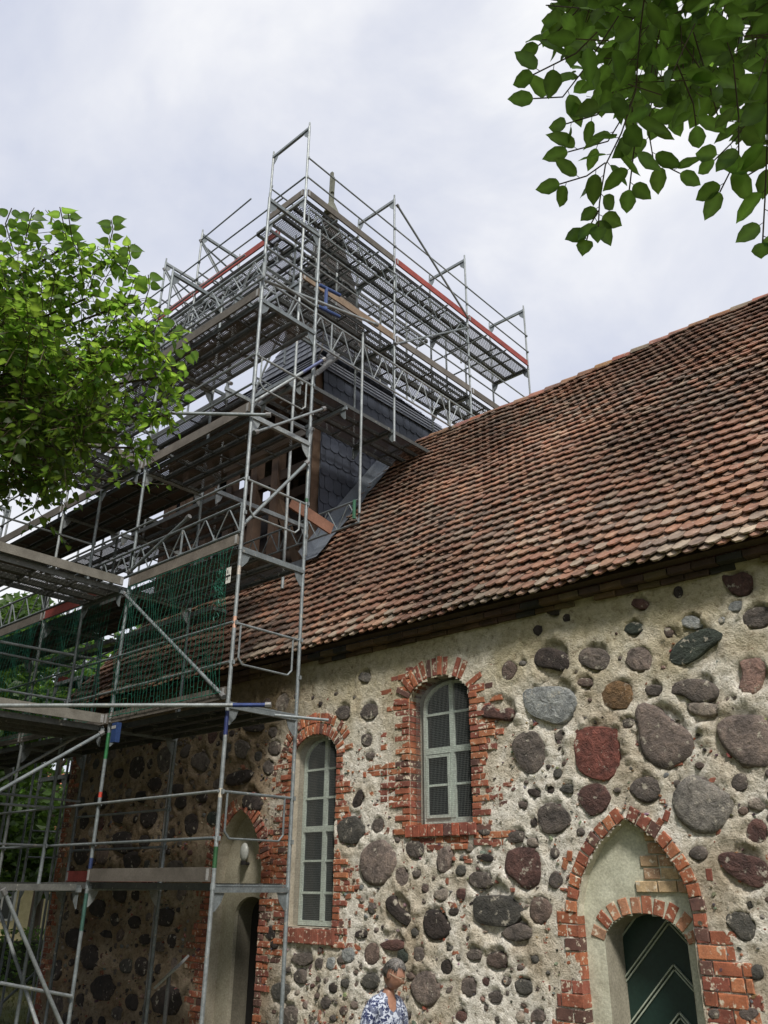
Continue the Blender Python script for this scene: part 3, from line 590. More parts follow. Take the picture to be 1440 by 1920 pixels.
# ---- reveals, windows, doors
def reveal(poly, y0, y1, m, name, parent, col=(.46, .41, .33)):
    mb = MB(); mb.col = col; n = len(poly); cx = sum(p[0] for p in poly)/n
    K = 5
    vs = [(x, y0+(y1-y0)*k/K + 0, z) for k in range(K+1) for x, z in poly]
    mb.add(vs, [(k*n+i, k*n+(i+1) % n, (k+1)*n+(i+1) % n, (k+1)*n+i) for k in range(K) for i in range(n)])
    return mb.build(name, m, parent)
def window(poly, x0, x1, zb, zs, za, yf, rows, mull, heavy, casement=None, label=None):
    w = bpy.data.objects.new('window', None); COL.objects.link(w); w.parent = nave; w.matrix_parent_inverse = Matrix.Translation(-WORLD[nave.name]); WORLD[w.name] = Vector((0, 0, 0))
    if label: w['label'] = label
    reveal(grow(poly, .014 if x0 > -7 else 0), WY-.004, yf+.12, M['plaster'], 'reveal', w)
    fc = (.60, .68, .61); mb = MB(); mb.col = fc
    t = .045; cx = (x0+x1)/2; hw = (x1-x0)/2
    mb.box((x0, yf-.03, zb), (x0+t, yf+.03, zs)); mb.box((x1-t, yf-.03, zb), (x1, yf+.03, zs)); mb.box((x0+t, yf-.03, zb), (x1-t, yf+.03, zb+.06))
    K = 12
    for i in range(K):
        a, b = math.pi*i/K, math.pi*(i+1)/K
        q = lambda u, s: (cx+(hw-s)*math.cos(u), zs+(za-zs-s*.8)*math.sin(u))
        mb.prism([q(a, 0), q(b, 0), q(b, t), q(a, t)], yf-.03, yf+.03)
    mb.build('frame', M['paint'], w)
    mb = MB(); mb.col = fc
    mb.box((mull-.03, yf-.036, zb+.06), (mull+.03, yf+.02, za-.04)); mb.build('mullion', M['paint'], w)
    for z in rows:
        h = .036 if z in heavy else .014
        for (a, b) in ((x0+t, mull-.03), (mull+.03, x1-t)):
            mb = MB(); mb.col = fc; mb.box((a, yf-.024 - (.012 if z in heavy else 0), z-h), (b, yf+.02, z+h)); mb.build('glazing_bar', M['paint'], w)
    if casement:
        a, b, c, d = casement; mb = MB(); mb.col = fc; s = .035; y0, y1 = yf-.052, yf-.037
        mb.box((a, y0, c), (a+s, y1, d)); mb.box((b-s, y0, c), (b, y1, d)); mb.box((a+s, y0, c), (b-s, y1, c+s)); mb.box((a+s, y0, d-s), (b-s, y1, d)); mb.build('casement', M['paint'], w)
    zz = [zb+.06] + [z for z in rows] + [za-.02]
    for k in range(len(zz)-1):
        for (a, b) in ((x0+t, mull-.03), (mull+.03, x1-t)):
            top = zz[k+1]; mb = MB(); mb.col = (1, 1, 1)
            mb.box((a, yf+.004, zz[k]), (b, yf+.010, min(top, zs+.0) if k == len(zz)-2 else top)); mb.build('pane', M['glass'], w)
    mb = MB(); mb.prism([(x0+.03, zs-.002)] + [(cx+(hw-.03)*math.cos(t_), zs+(za-zs-.03)*math.sin(t_)) for t_ in [math.pi*(1-i/10) for i in range(11)]], yf+.005, yf+.011)
    mb.build('pane', M['glass'], w)
    mb = MB(); s = .021; ym = WY+.05; r = .0009      # protective wire mesh
    px0, px1 = min(p[0] for p in poly)+.01, max(p[0] for p in poly)-.01
    def ztop(x): c_ = (px0+px1)/2; h_ = (px1-px0)/2; return zs + (max(p[1] for p in poly)-zs-.01)*math.sqrt(max(0, 1-((x-c_)/h_)**2))
    x = px0 + .06
    while x < px1: mb.beam((x, ym, zb+.01), (x, ym, ztop(x)), r*2, r*2); x += s
    z = zb + .01
    while z < za+.1:
        xs_ = [px0+.06+i*.01 for i in range(int((px1-px0-.06)/.01)) if ztop(px0+.06+i*.01) > z]
        if xs_: mb.beam((xs_[0], ym+.003, z), (xs_[-1], ym+.003, z), r*2, r*2)
        z += s
    mb.build('wire_mesh', M['wire'], w)
    mb = MB(); mb.box((x0-.3, yf+.5, zb-.3), (x1+.3, yf+.52, za+.3)); mb.build('dark_interior', M['dark'], w)
    return w
window(OPEN_L, -9.05, -8.17, -.49, 1.60, 1.90, WY+.22, [-.10, .29, .69, 1.09, 1.47], -8.605, [.69], label='tall narrow arched window with pale green frame behind wire mesh')
window(OPEN_R, -6.85, -5.95, .68, 2.08, 2.38, WY+.22, [1.12, 1.53, 1.98], -6.395, [1.53], (-6.80, -6.43, .74, 1.48), label='shorter arched window with pale green frame and a casement behind wire mesh')
# door niche on the right
dn = bpy.data.objects.new('doorway', None); COL.objects.link(dn); dn.parent = nave; dn.matrix_parent_inverse = Matrix.Translation(-WORLD[nave.name]); WORLD[dn.name] = Vector((0, 0, 0))
dn['label'] = 'pointed brick doorway with green chevron door'
YN = WY+.13
reveal(OPENS[2], WY-.004, YN, M['plaster'], 'reveal', dn, (.55, .52, .42))
xi0, xi1, zis = -4.52, -3.68, -.50
INNER = [(xi0, G), (xi1, G)] + [((xi0+xi1)/2+(xi1-xi0)/2*math.cos(t), zis+.26*math.sin(t)) for t in [math.pi*i/14 for i in range(15)]]
def panel_grid():
    dx = .02; xs = np.arange(-4.8, -3.45, dx); zs = np.arange(G, .75, dx); Xg, Zg = np.meshgrid(xs, zs)
    Dp = fbm(Xg*5, Zg*5, 51, 3)*.02
    V = np.stack([Xg, YN+Dp, Zg], -1).reshape(-1, 3); cx = (Xg[:-1, :-1]+dx/2).ravel(); cz = (Zg[:-1, :-1]+dx/2).ravel()
    keep = inpoly(cx, cz, grow(OPENS[2], .03)) & ~inpoly(cx, cz, INNER); ii, jj = np.meshgrid(np.arange(len(xs)-1), np.arange(len(zs)-1)); b = (jj*len(xs)+ii).ravel()[keep]
    n = len(xs); m = bpy.data.meshes.new('niche_panel'); m.from_pydata(V.tolist(), [], np.stack([b, b+1, b+n+1, b+n], -1).tolist()); m.update(); m.polygons.foreach_set('use_smooth', [True]*len(m.polygons))
    a = m.color_attributes.new('tint', 'FLOAT_COLOR', 'POINT'); arr = np.ones((len(V), 4), dtype=np.float32); arr[:, :3] = (.50, .50, .40)
    a.data.foreach_set('color', arr.ravel()); m.materials.append(M['plaster']); link('niche_panel', m, dn)
panel_grid()
bk0 = len(bricks); keepb = bricks; bricks = []
pale = [(.42, .27, .17), (.46, .33, .20), (.36, .24, .15), (.40, .30, .18)]
for i in range(5):      # exposed pale brickwork above the inner arch
    z = .0 + i*.115; xl = wp(1178+i*3-5, 1700)[0] if False else -4.13+i*.035; xr = -3.60-i*.055
    x = xl + (.06 if i % 2 else 0)
    while x < xr-.03:
        L = min(rnd.uniform(.17, .23), xr-x); add_brick((x+L/2, z), L-.014, .098, rnd.uniform(-.02, .02), .03, rnd.uniform(.018, .03), col=rnd.choice(pale), cy=YN); x += L
arch([((xi0+xi1)/2+(xi1-xi0)/2*math.cos(t), zis+.26*math.sin(t)) for t in [math.pi*(1-i/20) for i in range(21)]], .16, .105, cy=YN, depth=.12, proud=(.006, .016), cols=[(.34, .13, .075), (.40, .20, .12), (.30, .10, .055), (.42, .25, .16)])
for b in bricks: mb = MB(); mb.add(b[1], b[2], b[3]); mb.build('brick', M['brick'], dn)
bricks = keepb
YD = YN+.36
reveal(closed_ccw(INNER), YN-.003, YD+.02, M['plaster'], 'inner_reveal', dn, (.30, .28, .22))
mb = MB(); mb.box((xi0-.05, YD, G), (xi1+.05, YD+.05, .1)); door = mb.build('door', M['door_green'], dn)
for k in range(9):      # chevron battens
    for s in (-1, 1):
        cx = -4.0; z0 = -2.9+k*.40; mb = MB(); mb.beam((cx-.004*s, YD-.008, z0+.62), (cx+s*.6, YD-.008, z0), .012, .044, up=(0, 1, 0)); mb.beam((cx-.004*s, YD-.008, z0+.578), (cx+s*.6, YD-.008, z0-.042), .012, .022, up=(0, 1, 0))
        mb.build('batten', M['door_trim'], dn)
# door niche on the left, deep in the scaffold's shade
dq = bpy.data.objects.new('doorway', None); COL.objects.link(dq); dq.parent = nave; dq.matrix_parent_inverse = Matrix.Translation(-WORLD[nave.name]); WORLD[dq.name] = Vector((0, 0, 0))
dq['label'] = 'dark pointed doorway behind the scaffold'
reveal(OPENS[3], WY-.004, WY+.22, M['plaster'], 'reveal', dq, (.42, .38, .30))
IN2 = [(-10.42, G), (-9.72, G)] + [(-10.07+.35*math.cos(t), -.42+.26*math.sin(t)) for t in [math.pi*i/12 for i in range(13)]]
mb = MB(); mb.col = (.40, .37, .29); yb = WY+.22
mb.box((-10.8, yb, G), (-10.42, yb+.06, 1.2)); mb.box((-9.72, yb, G), (-9.5, yb+.06, 1.2)); mb.box((-10.42, yb, -.16), (-9.72, yb+.06, 1.2))
for i in range(12):
    a, b = math.pi*i/12, math.pi*(i+1)/12; q = lambda t: (-10.07+.35*math.cos(t), -.42+.26*math.sin(t))
    mb.prism([q(a), (q(a)[0], -.161), (q(b)[0], -.161), q(b)], yb, yb+.06)
mb.build('niche_panel', M['plaster'], dq)
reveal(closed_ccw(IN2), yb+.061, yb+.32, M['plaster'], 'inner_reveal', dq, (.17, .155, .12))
mb = MB(); mb.box((-10.6, yb+.33, G), (-9.5, yb+.36, 0)); mb.build('door', M['dark'], dq)  # black panel stands for the unlit depth of the recess

# ---- roof
S_ = 1.3; LS = math.sqrt(1+S_*S_); YE, ZE = 7.87, 3.05; YR = 12.27; ZR = ZE+S_*(YR-YE)
roof = bpy.data.objects.new('roof', None); COL.objects.link(roof); roof.parent = nave; roof.matrix_parent_inverse = Matrix.Translation(-WORLD[nave.name]); WORLD[roof.name] = Vector((0, 0, 0))
ud = Vector((0, 1/LS, S_/LS)); nd = Vector((0, -S_/LS, 1/LS))
def rp(x, s, h): return Vector((x, YE, ZE)) + ud*s + nd*h
SL = (YR-YE)*LS; XRW = -15.55
mb = MB(); mb.col = (.06, .04, .03)
mb.add([rp(XRW, .1, -.05), rp(X_E+.2, .1, -.05), rp(X_E+.2, SL, -.05), rp(XRW, SL, -.05), rp(XRW, .1, -.12), rp(X_E+.2, .1, -.12), rp(X_E+.2, SL, -.12), rp(XRW, SL, -.12)],
       [(0,1,2,3),(4,7,6,5),(0,4,5,1),(1,5,6,2),(3,2,6,7),(0,3,7,4)]); mb.build('roof_boarding', M['wood'], roof)
mb = MB(); mb.col = (.22, .1, .07)
mb.add([(XRW, 2*YR-YE, ZE-.02), (X_E+.2, 2*YR-YE, ZE-.02), (X_E+.2, YR+.02, ZR-.02), (XRW, YR+.02, ZR-.02)], [(0, 1, 2, 3)]); mb.build('north_slope', M['tile'], roof)
TP = [(.34, .165, .10), (.30, .135, .085), (.37, .20, .125), (.27, .14, .095), (.36, .225, .155), (.29, .19, .14), (.22, .15, .115), (.40, .235, .15), (.38, .28, .20), (.32, .155, .10), (.31, .16, .10)]
TW, TE, TT = .168, .205, .021
def tile_geo(x, s, h, col, sag):
    """plain tile with bevelled tail: x centre, s tail position along slope, h height of tail above roof plane"""
    w = (TW-.006)/2; L = .36; t = TT; dz = random.uniform(-.004, .004); tilt = random.uniform(-.03, .03); s += random.uniform(-.016, .014); x += random.uniform(-.003, .003)
    out = [(-w, L), (w, L), (w, .062), (w*.36, .002), (-w*.36, .002), (-w, .062)]
    vs = []
    for hh in (t, 0):
        for (a, b) in out:
            k = b/L; vs.append(rp(x+a+b*tilt*.5, s+b, (h+dz)*(1-k) + .0*k - .012*k + hh + tilt*a + sag))
    return vs, [(0, 5, 4, 3, 2, 1), (6, 7, 8, 9, 10, 11)] + [(i, (i+1) % 6, 6+(i+1) % 6, 6+i) for i in range(6)]
tl = []; ncr = int(SL/TE)+1; nxt = int((X_E+.2-XRW)/TW)
rs = random.Random(5)
for r in range(ncr):
    for lay in (0, 1):
        for i in range(nxt+1):
            x = XRW + (i + (.5 if (lay+r) % 2 else 0))*TW; s = r*TE + (.012 if lay == 0 else .034)
            if lay == 0: s -= .014
            if s + .1 > SL: continue
            P = rp(x, s, 0)
            if P.y > 9.70 and x < -10.55: continue          # the tower stands here
            sag = .045*math.sin(x*.9+1)*math.sin(s*.8) + .016*math.sin(x*3.1+s*2) + rs.uniform(-.004, .008) + (.02 if rs.random() < .03 else 0)
            g = .5+.5*math.sin(x*1.3+r*.35+1.2*math.sin(x*.5)); c = rs.choice(TP)
            if g > .75 and rs.random() < .5: c = rs.choice([(.34, .28, .22), (.30, .19, .14), (.2, .16, .13)])
            if r < 2 and rs.random() < .25: c = (.40, .35, .27)
            jj = rs.uniform(.74, 1.15)*(.80+.28*math.sin(x*.8+2*math.sin(s*.7))*math.sin(s*.9+x*.35)+.08*math.sin(x*2.3+s*.5)); s += (-.05 if rs.random() < .012 else 0); c = tuple((v*.7+m_*.3)*jj for v, m_ in zip(c, (.29, .175, .125)))
            h = .040 if lay == 0 else .084
            dd = P.dot(Fv); xx = 720+CF*P.dot(Rv)/dd
            tl.append(((dd if 0 < xx < 1440 else 99)+(.0), tile_geo(x, s, h, c, sag), c, lay))
# nearest upper-layer tiles are parts
tl.sort(key=lambda t: t[0] + (.6 if t[3] == 0 else 0))
stuff = MB()
for i, (d, (vs, fs), c, lay) in enumerate(tl):
    if i < 300: mb = MB(); mb.add(vs, fs, c); mb.build('tile', M['tile'], roof)
    else: stuff.add(vs, fs, c)
stuff.build('tiling', M['tile'], roof, kind='stuff')
x = -10.45; k = 0
while x < X_E:           # ridge tiles
    mb = MB(); c = tuple(v*rs.uniform(.6, .85) for v in rs.choice(TP[:6])); n = 7; L = .36; vs = []
    for (xx, rr) in ((x, .115), (x+L+.03, .10)):
        for hh in (0, .016):
            for i in range(n): t = math.pi*i/(n-1); vs.append((xx, YR+(rr+hh)*math.cos(t)*1.0, ZR-.055+.025*math.sin(x*1.1)+(rr+hh)*math.sin(t)*1.05 + (.012 if rr > .11 else 0)))
    fs = []
    for i in range(n-1): fs += [(n+i, n+i+1, 3*n+i+1, 3*n+i), (i, 2*n+i, 2*n+i+1, i+1), (i, i+1, n+i+1, n+i), (2*n+i, 3*n+i, 3*n+i+1, 2*n+i+1)]
    mb.add(vs, fs, c); mb.build('ridge_tile', M['tile'], roof); x += L
# conductor rod on the wall
mb = MB(); mb.col = (.16, .16, .15); a = PY(322, 1400, WY-.10); mb.tube((a.x, WY-.09, G), (a.x, WY-.09, 2.7), .014, 8)
for z in (-1.2, .2, 1.55): mb.box((a.x-.02, WY-.09, z-.015), (a.x+.02, WY+.02, z+.015))
mb.build('conductor_pipe', M['steel'], nave)

# ================================================================== TOWER
TX0, TX1, TY0, TY1 = -15.75, -10.60, 9.65, 14.9; TZE = 9.75
tower = thing('church_tower', 'square church tower clad in dark slate with open timber frame and spire under scaffolding', 'tower', ((TX0+TX1)/2, (TY0+TY1)/2, G))
mb = MB(); mb.col = (.10, .11, .13)
mb.box((TX1-.10, TY0+.2, G), (TX1, TY1, TZE)); mb.box((TX0, TY1-.1, 2), (TX1-.1, TY1, TZE)); mb.box((TX0, TY0+.2, G), (TX0+.1, TY0+2.0, TZE)); mb.box((TX0, TY0+3.4, G), (TX0+.1, TY1-.1, TZE)); mb.box((TX0, TY0+2, G), (TX0+.1, TY0+3.4, 6.3))
twall = mb.build('wall', M['wood'], tower)
def slates():
    wS, hS = .235, .30; n = 0; lst = []
    z = 4.9; r = 0
    while z < TZE-.05:
        y = TY0+.18 - (r % 2)*wS*.5
        while y < TY1:
            # tilted courses
            zz = z; y0, y1 = y, min(y+wS-.006, TY1)
            roofz = ZE+S_*((y0+y1)/2-YE) if (y0+y1)/2 < YR else ZE+S_*(2*YR-(y0+y1)/2-YE)
            if zz+hS*1.2 > roofz:
                y0 = max(y0, TY0+.16)
                w = y1-y0
                if w > .05:
                    # curved right edge, rounded bottom
                    out = [(y0, zz+hS*1.35), (y0, zz+.05), (y0+.012, zz+.012), (y0+w*.35, zz-.012), (y0+w*.75, zz-.004), (y0+w*.95, zz+.03), (y0+w*1.02, zz+.10), (y0+w*.97, zz+.22), (y0+w*.96, zz+hS*1.35)]
                    j = rs.uniform(.8, 1.2); c = (.045*j, .053*j, .072*j); k = len(out); tb = rs.uniform(0, .006)
                    vs = [(TX1+.032+tb-(b-zz)*.055, a, b) for a, b in out] + [(TX1+.022+tb-(b-zz)*.055, a, b) for a, b in out]
                    lst.append((abs(y0-11), vs, [tuple(range(k)), tuple(range(k, 2*k))[::-1]]+[(i, k+i, k+(i+1) % k, (i+1) % k) for i in range(k)], c))
            y += wS
        z += hS; r += 1
    lst.sort(key=lambda t: t[0]); st = MB()
    for i, (d, vs, fs, c) in enumerate(lst):
        if i < 300: m_ = MB(); m_.add(vs, fs, c); m_.build('slate', M['slate'], twall)
        else: st.add(vs, fs, c)
    if st.v: st.build('slating', M['slate'], twall, kind='stuff')
slates()
# lead flashing climbing the nave roof
mb = MB(); mb.col = (.3, .34, .4); pts = []
for i in range(15):
    s = (9.6-YE)*LS + i*(YR-9.6)*LS/14; wv = .30+.03*math.sin(i*2.3)
    pts.append((rp(TX1+.05, s, .34), rp(TX1+.06, s, .125), rp(TX1+.06+wv, s, .132+.01*math.sin(i*3))))
for a, b in zip(pts, pts[1:]): mb.add([a[0], b[0], b[1], a[1], a[2], b[2]], [(0, 1, 2, 3), (3, 2, 5, 4)])
mb.build('lead_flashing', M['zinc'], tower)
mb = MB(); mb.col = (.42, .42, .38); mb.beam(rp(TX0, (9.6-YE)*LS, .09), rp(TX1, (9.6-YE)*LS, .09), .03, .16); mb.build('lead_flashing', M['zinc'], tower)
# open timber frame of the south side
WC = [(.07, .042, .028), (.09, .055, .037), (.055, .034, .024), (.11, .068, .043)]
def timber(p, q, w=.2, h=.2, c=None): mb = MB(); mb.col = c or rs.choice(WC); mb.beam(p, q, w, h); mb.build('timber', M['wood'], tower)
for x in (-10.72, -11.75, -12.42, -13.25, -14.05, -14.95, -15.6): timber((x, TY0+.1, 4.6), (x, TY0+.1, 9.7), .20 if x < -10.8 else .16)
for z in (5.45, 7.55, 9.6): timber((TX0+.1, TY0+.13, z), (TX1-.2, TY0+.13, z), .16, .22)
timber((-12.4, TY0+.12, 5.5), (-13.2, TY0+.12, 7.5), .14, .16); timber((-14.0, TY0+.12, 5.5), (-14.9, TY0+.12, 7.5), .14, .16); timber((-11.0, TY0+.12, 5.5), (-11.7, TY0+.12, 7.0), .14, .16)
for y in (10.6, 11.8, 13.0): timber((TX0+.1, y, 7.6), (TX1-.1, y, 7.6), .2, .22)
for y in (10.9, 12.3, 13.7): timber((-11.9, y, 5), (-11.9, y, 9.5), .22, .22); timber((-14.0, y, 5), (-14.0, y, 9.5), .22, .22)
for i in range(9): timber((-11.9+.0*i, 13.2, 5.2+i*.45), (-10.7, 13.2, 5.2+i*.45), .03, .40, (.05, .035, .028))
for i in range(14): mb = MB(); mb.col = rs.choice(WC); mb.box((TX0+.1, 9.8+i*.36, 9.62), (TX1-.1, 9.8+i*.36+.34, 9.66)); mb.build('board', M['wood'], tower)
# roof: broad flared skirt, then the steep spire
cxT, cyT = (TX0+TX1)/2-.05, YR
prof = [(2.66, TZE-.05), (2.12, TZE+.75), (1.25, TZE+1.7), (.80, TZE+2.9), (.52, 14.8), (.06, 17.5)]
faces = ((0, -1), (1, 0), (0, 1), (-1, 0))
mb = MB(); mb.col = (.085, .075, .065)
for (nx, ny) in faces:
    tx, ty = -ny, nx
    for (a, za), (b, zb) in zip(prof, prof[1:]):
        mb.add([(cxT+nx*a-tx*a, cyT+ny*a-ty*a, za), (cxT+nx*a+tx*a, cyT+ny*a+ty*a, za), (cxT+nx*b+tx*b, cyT+ny*b+ty*b, zb), (cxT+nx*b-tx*b, cyT+ny*b-ty*b, zb)], [(0, 1, 2, 3)])
spire = mb.build('spire', M['wood'], tower)
# shingles on the south and east sides of the spire, joined (each only a few pixels)
mb = MB()
for (nx, ny) in faces[:2]:
    tx, ty = -ny, nx
    for (a, za), (b, zb) in zip(prof, prof[1:]):
        rows = max(1, int((math.hypot(zb-za, a-b))/.22))
        for r in range(rows):
            f0, f1 = r/rows, min(1, (r+1.15)/rows); a0, a1 = a+(b-a)*f0, a+(b-a)*f1; z0, z1 = za+(zb-za)*f0, za+(zb-za)*f1; n = max(2, int(2*a0/.25))
            for i in range(n):
                u0, u1 = -1+2*i/n, -1+2*(i+.94)/n; k = .03; j = rs.uniform(.6, 1.3); c = (.075*j, .066*j, .055*j) if zb > TZE+3 else (.045*j, .052*j, .068*j)
                P = lambda h, u, z, o: (cxT+nx*(h+o)+tx*h*u, cyT+ny*(h+o)+ty*h*u, z+o*.3)
                mb.add([P(a0, u0, z0, k), P(a0, u1, z0, k), P(a1, u1, z1, .006), P(a1, u0, z1, .006), P(a0, u0, z0, k-.015), P(a0, u1, z0, k-.015)], [(0, 1, 2, 3), (0, 4, 5, 1)], c)
mb.build('shingles', M['slate'], spire, kind='stuff')
mb = MB(); mb.col = (.13, .135, .105)
mb.tube((cxT, cyT, 17.3), (cxT, cyT, 17.75), .26, 6, r2=.10); mb.tube((cxT, cyT, 17.7), (cxT, cyT, 18.75), .085, 6, r2=.075); mb.beam((cxT+.07, cyT-.04, 18.1), (cxT+.09, cyT-.04, 18.62), .07, .09); mb.beam((cxT-.02, cyT, 18.6), (cxT-.02, cyT, 18.95), .09, .07)
mb.build('finial', M['wood'], tower)
# corrugated metal sheets laid over the south edge of the tower roof
for i in range(7):
    mb = MB(); mb.col = (.20, .205, .21); n = 24; x0 = -16.2+i*.86; L = 2.3; vs = []
    p0 = Vector((0, 8.75, 9.0)); dv = Vector((0, .62, .78)).normalized(); nn = Vector((0, -.78, .62)).normalized()
    p0 = Vector((0, 9.30, 9.15))
    for k in range(n+1):
        u = x0 + .88*k/n; w = .02*math.cos(k*math.pi)
        for t in (0, L): q = p0 + dv*t + nn*(w + (.004 if i % 2 else 0)); vs.append((u, q.y, q.z))
    mb.add(vs, [(2*k, 2*k+2, 2*k+3, 2*k+1) for k in range(n)]); mb.build('corrugated_sheet', M['steel'], tower)

# ================================================================== SCAFFOLDS
GALV = [(.25, .275, .285), (.21, .235, .245), (.29, .315, .32), (.18, .205, .215)]
WOODG = [(.125, .11, .095), (.15, .13, .11), (.10, .088, .075)]
RED = (.26, .05, .04)
class Scaf:
    def __init__(s, root): s.r = root
    def c(s): j = rs.uniform(.88, 1.1); return tuple(v*j for v in rs.choice(GALV))
    def standard(s, x, y, z0, z1, joints=(), paint=None):
        mb = MB(); mb.col = s.c(); mb.tube((x, y, z0), (x, y, z1), .0242, 10); mb.tube((x, y, z1), (x, y, z1+.10), .019, 8)
        for j in joints:
            if z0 < j < z1: mb.tube((x, y, j-.03), (x, y, j+.03), .029, 10); mb.tube((x, y, j+.17), (x, y, j+.19), .027, 10)
            for g in (.5, 1.0):
                if z0 < j+g < z1: mb.box((x+.02, y-.012, j+g-.03), (x+.055, y+.012, j+g+.02))
        if paint:
            for (a, b, c_) in paint: mb.tube((x, y, a), (x, y, b), .0249, 10, col=c_)
        return mb.build('standard', M['steel'], s.r, False)
    def transom(s, p, q, z):
        mb = MB(); mb.col = s.c(); P, Q = Vector((p[0], p[1], z-.03)), Vector((q[0], q[1], z-.03)); mb.beam(P, Q, .05, .055); mb.beam(P+Vector((0, 0, .045)), Q+Vector((0, 0, .045)), .018, .02)
        d = (Q-P).normalized(); n = Vector((-d.y, d.x, 0))*.004
        for (A, e) in ((P, d), (Q, -d)):
            a = A+e*.025-Vector((0, 0, .03)); v = [a, a+e*.14, a+e*.10-Vector((0, 0, .10)), a+e*.02-Vector((0, 0, .19)), a-Vector((0, 0, .19))]
            mb.add([t-n for t in v]+[t+n for t in v], [(0, 1, 2, 3, 4), (9, 8, 7, 6, 5)]+[(i, 5+i, 5+(i+1) % 5, (i+1) % 5) for i in range(5)])
        mb.build('transom', M['steel'], s.r)
    def rail(s, p, q, r=.017): mb = MB(); mb.col = s.c(); mb.tube(p, q, r, 8); return mb.build('guardrail', M['steel'], s.r)
    def brace(s, p, q, r=.0242, tip=None):
        mb = MB(); mb.col = s.c(); mb.tube(p, q, r, 10)
        p, q = Vector(p), Vector(q); d = (q-p).normalized()
        for a in (p, q): mb.tube(a-d*.035+Vector((0, 0, .0)), a+d*.035, .036, 8, col=(.2, .2, .2))
        if tip: mb.tube(q-d*tip[0], q+d*.004, r*1.05, 10, col=tip[1])
        mb.build('brace', M['steel'], s.r)
    def deck(s, p, q, z, n=3, side=1, wood=False, solid=False):
        """planks of .32 running from p to q, laid side by side to the left (side=1) of p->q"""
        p, q = Vector((p[0], p[1], z)), Vector((q[0], q[1], z)); d = (q-p).normalized(); nrm = Vector((-d.y, d.x, 0))*side
        for i in range(n):
            o = nrm*(.045+i*.335); mb = MB(); c = s.c(); mb.col = tuple(v*g*.42 for v, g in zip(c, (1.05, .98, .9)))
            a, b = p+o+d*.03, q+o-d*.03
            if wood: mb.col = rs.choice(WOODG); mb.beam(a+nrm*.16+Vector((0, 0, -.02)), b+nrm*.16+Vector((0, 0, -.02)), .31, .045); mb.build('platform', M['wood'], s.r); continue
            for k in (.012, .308): mb.beam(a+nrm*k+Vector((0, 0, .0)), b+nrm*k+Vector((0, 0, .0)), .022, .075)
            for k in (.0, 1.0): m_ = a.lerp(b, k); mb.beam(m_+nrm*.024, m_+nrm*.296, .05, .05)
            for k in (.25, .5, .75): m_ = a.lerp(b, k); mb.beam(m_+nrm*.024+Vector((0, 0, -.0)), m_+nrm*.296, .03, .02)
            pl = mb.build('platform', M['steel'], s.r)
            mb = MB(); A, B = a+nrm*.024, b+nrm*.024; A2, B2 = a+nrm*.296, b+nrm*.296; h = Vector((0, 0, .034)); mb.add([A+h, B+h, B2+h, A2+h], [(0, 1, 2, 3)]); mb.build('tread' if solid else 'perforated_tread', M['ply' if solid else ('perforated_open' if z > 9 else 'perforated')], pl)
    def toe(s, p, q, z, col=None, h=.15):
        mb = MB(); mb.col = col or rs.choice(WOODG); mb.beam((p[0], p[1], z+.05+h/2), (q[0], q[1], z+.05+h/2), .03, h)
        d = (Vector((q[0], q[1], 0))-Vector((p[0], p[1], 0))).normalized()
        for a, g in ((Vector((p[0], p[1], z+.05+h/2)), d), (Vector((q[0], q[1], z+.05+h/2)), -d)): mb.beam(a+g*.005, a+g*.05, .036, h*.8, col=(.3, .3, .3))
        mb.build('toe_board', M['wood'], s.r)
    def lattice(s, p, q, z0, z1, step=.5, r=.02):
        mb = MB(); mb.col = s.c(); p, q = Vector((p[0], p[1], 0)), Vector((q[0], q[1], 0)); L = (q-p).length; n = int(L/step)*2; d = (q-p)/L
        for z in (z0, z1): mb.tube(p+Vector((0, 0, z)), q+Vector((0, 0, z)), r, 8)
        for i in range(n):
            a = p+d*(L*i/n); b = p+d*(L*(i+1)/n); za, zb = (z0, z1) if i % 2 == 0 else (z1, z0); mb.tube(a+Vector((0, 0, za)), b+Vector((0, 0, zb)), .011, 6)
        for k in (0, .5, 1): a = p+d*(L*k); mb.tube(a+Vector((0, 0, z0)), a+Vector((0, 0, z1)), .016, 6)
        mb.build('lattice_girder', M['steel'], s.r)
    def hoop(s, p, q, z):
        """double end guard: rail at +1.0 with a U shaped loop hanging to +.5"""
        p, q = Vector((p[0], p[1], z+1.0)), Vector((q[0], q[1], z+1.0)); d = (q-p).normalized(); L = (q-p).length
        mb = MB(); mb.col = s.c(); mb.tube(p-d*.03, q+d*.03, .017, 8); a, b = p+d*.10, q-d*.12; dn = Vector((0, 0, -.50))
        mb.path([a, a+dn*.86, a+d*.07+dn, b-d*.07+dn, b+dn*.86, b], .013, 6); mb.build('end_guardrail', M['steel'], s.r)
LV = [-.03, 1.97, 3.97, 5.97, 7.97]
Yo, Yi = 6.15, 7.25; XS = [-8.07, -10.69, -13.26, -15.83, -18.40]
ssc = thing('scaffold', 'galvanised facade scaffold of several lifts standing along the church wall', 'scaffold', (-10.7, 6.7, G))
A = Scaf(ssc)
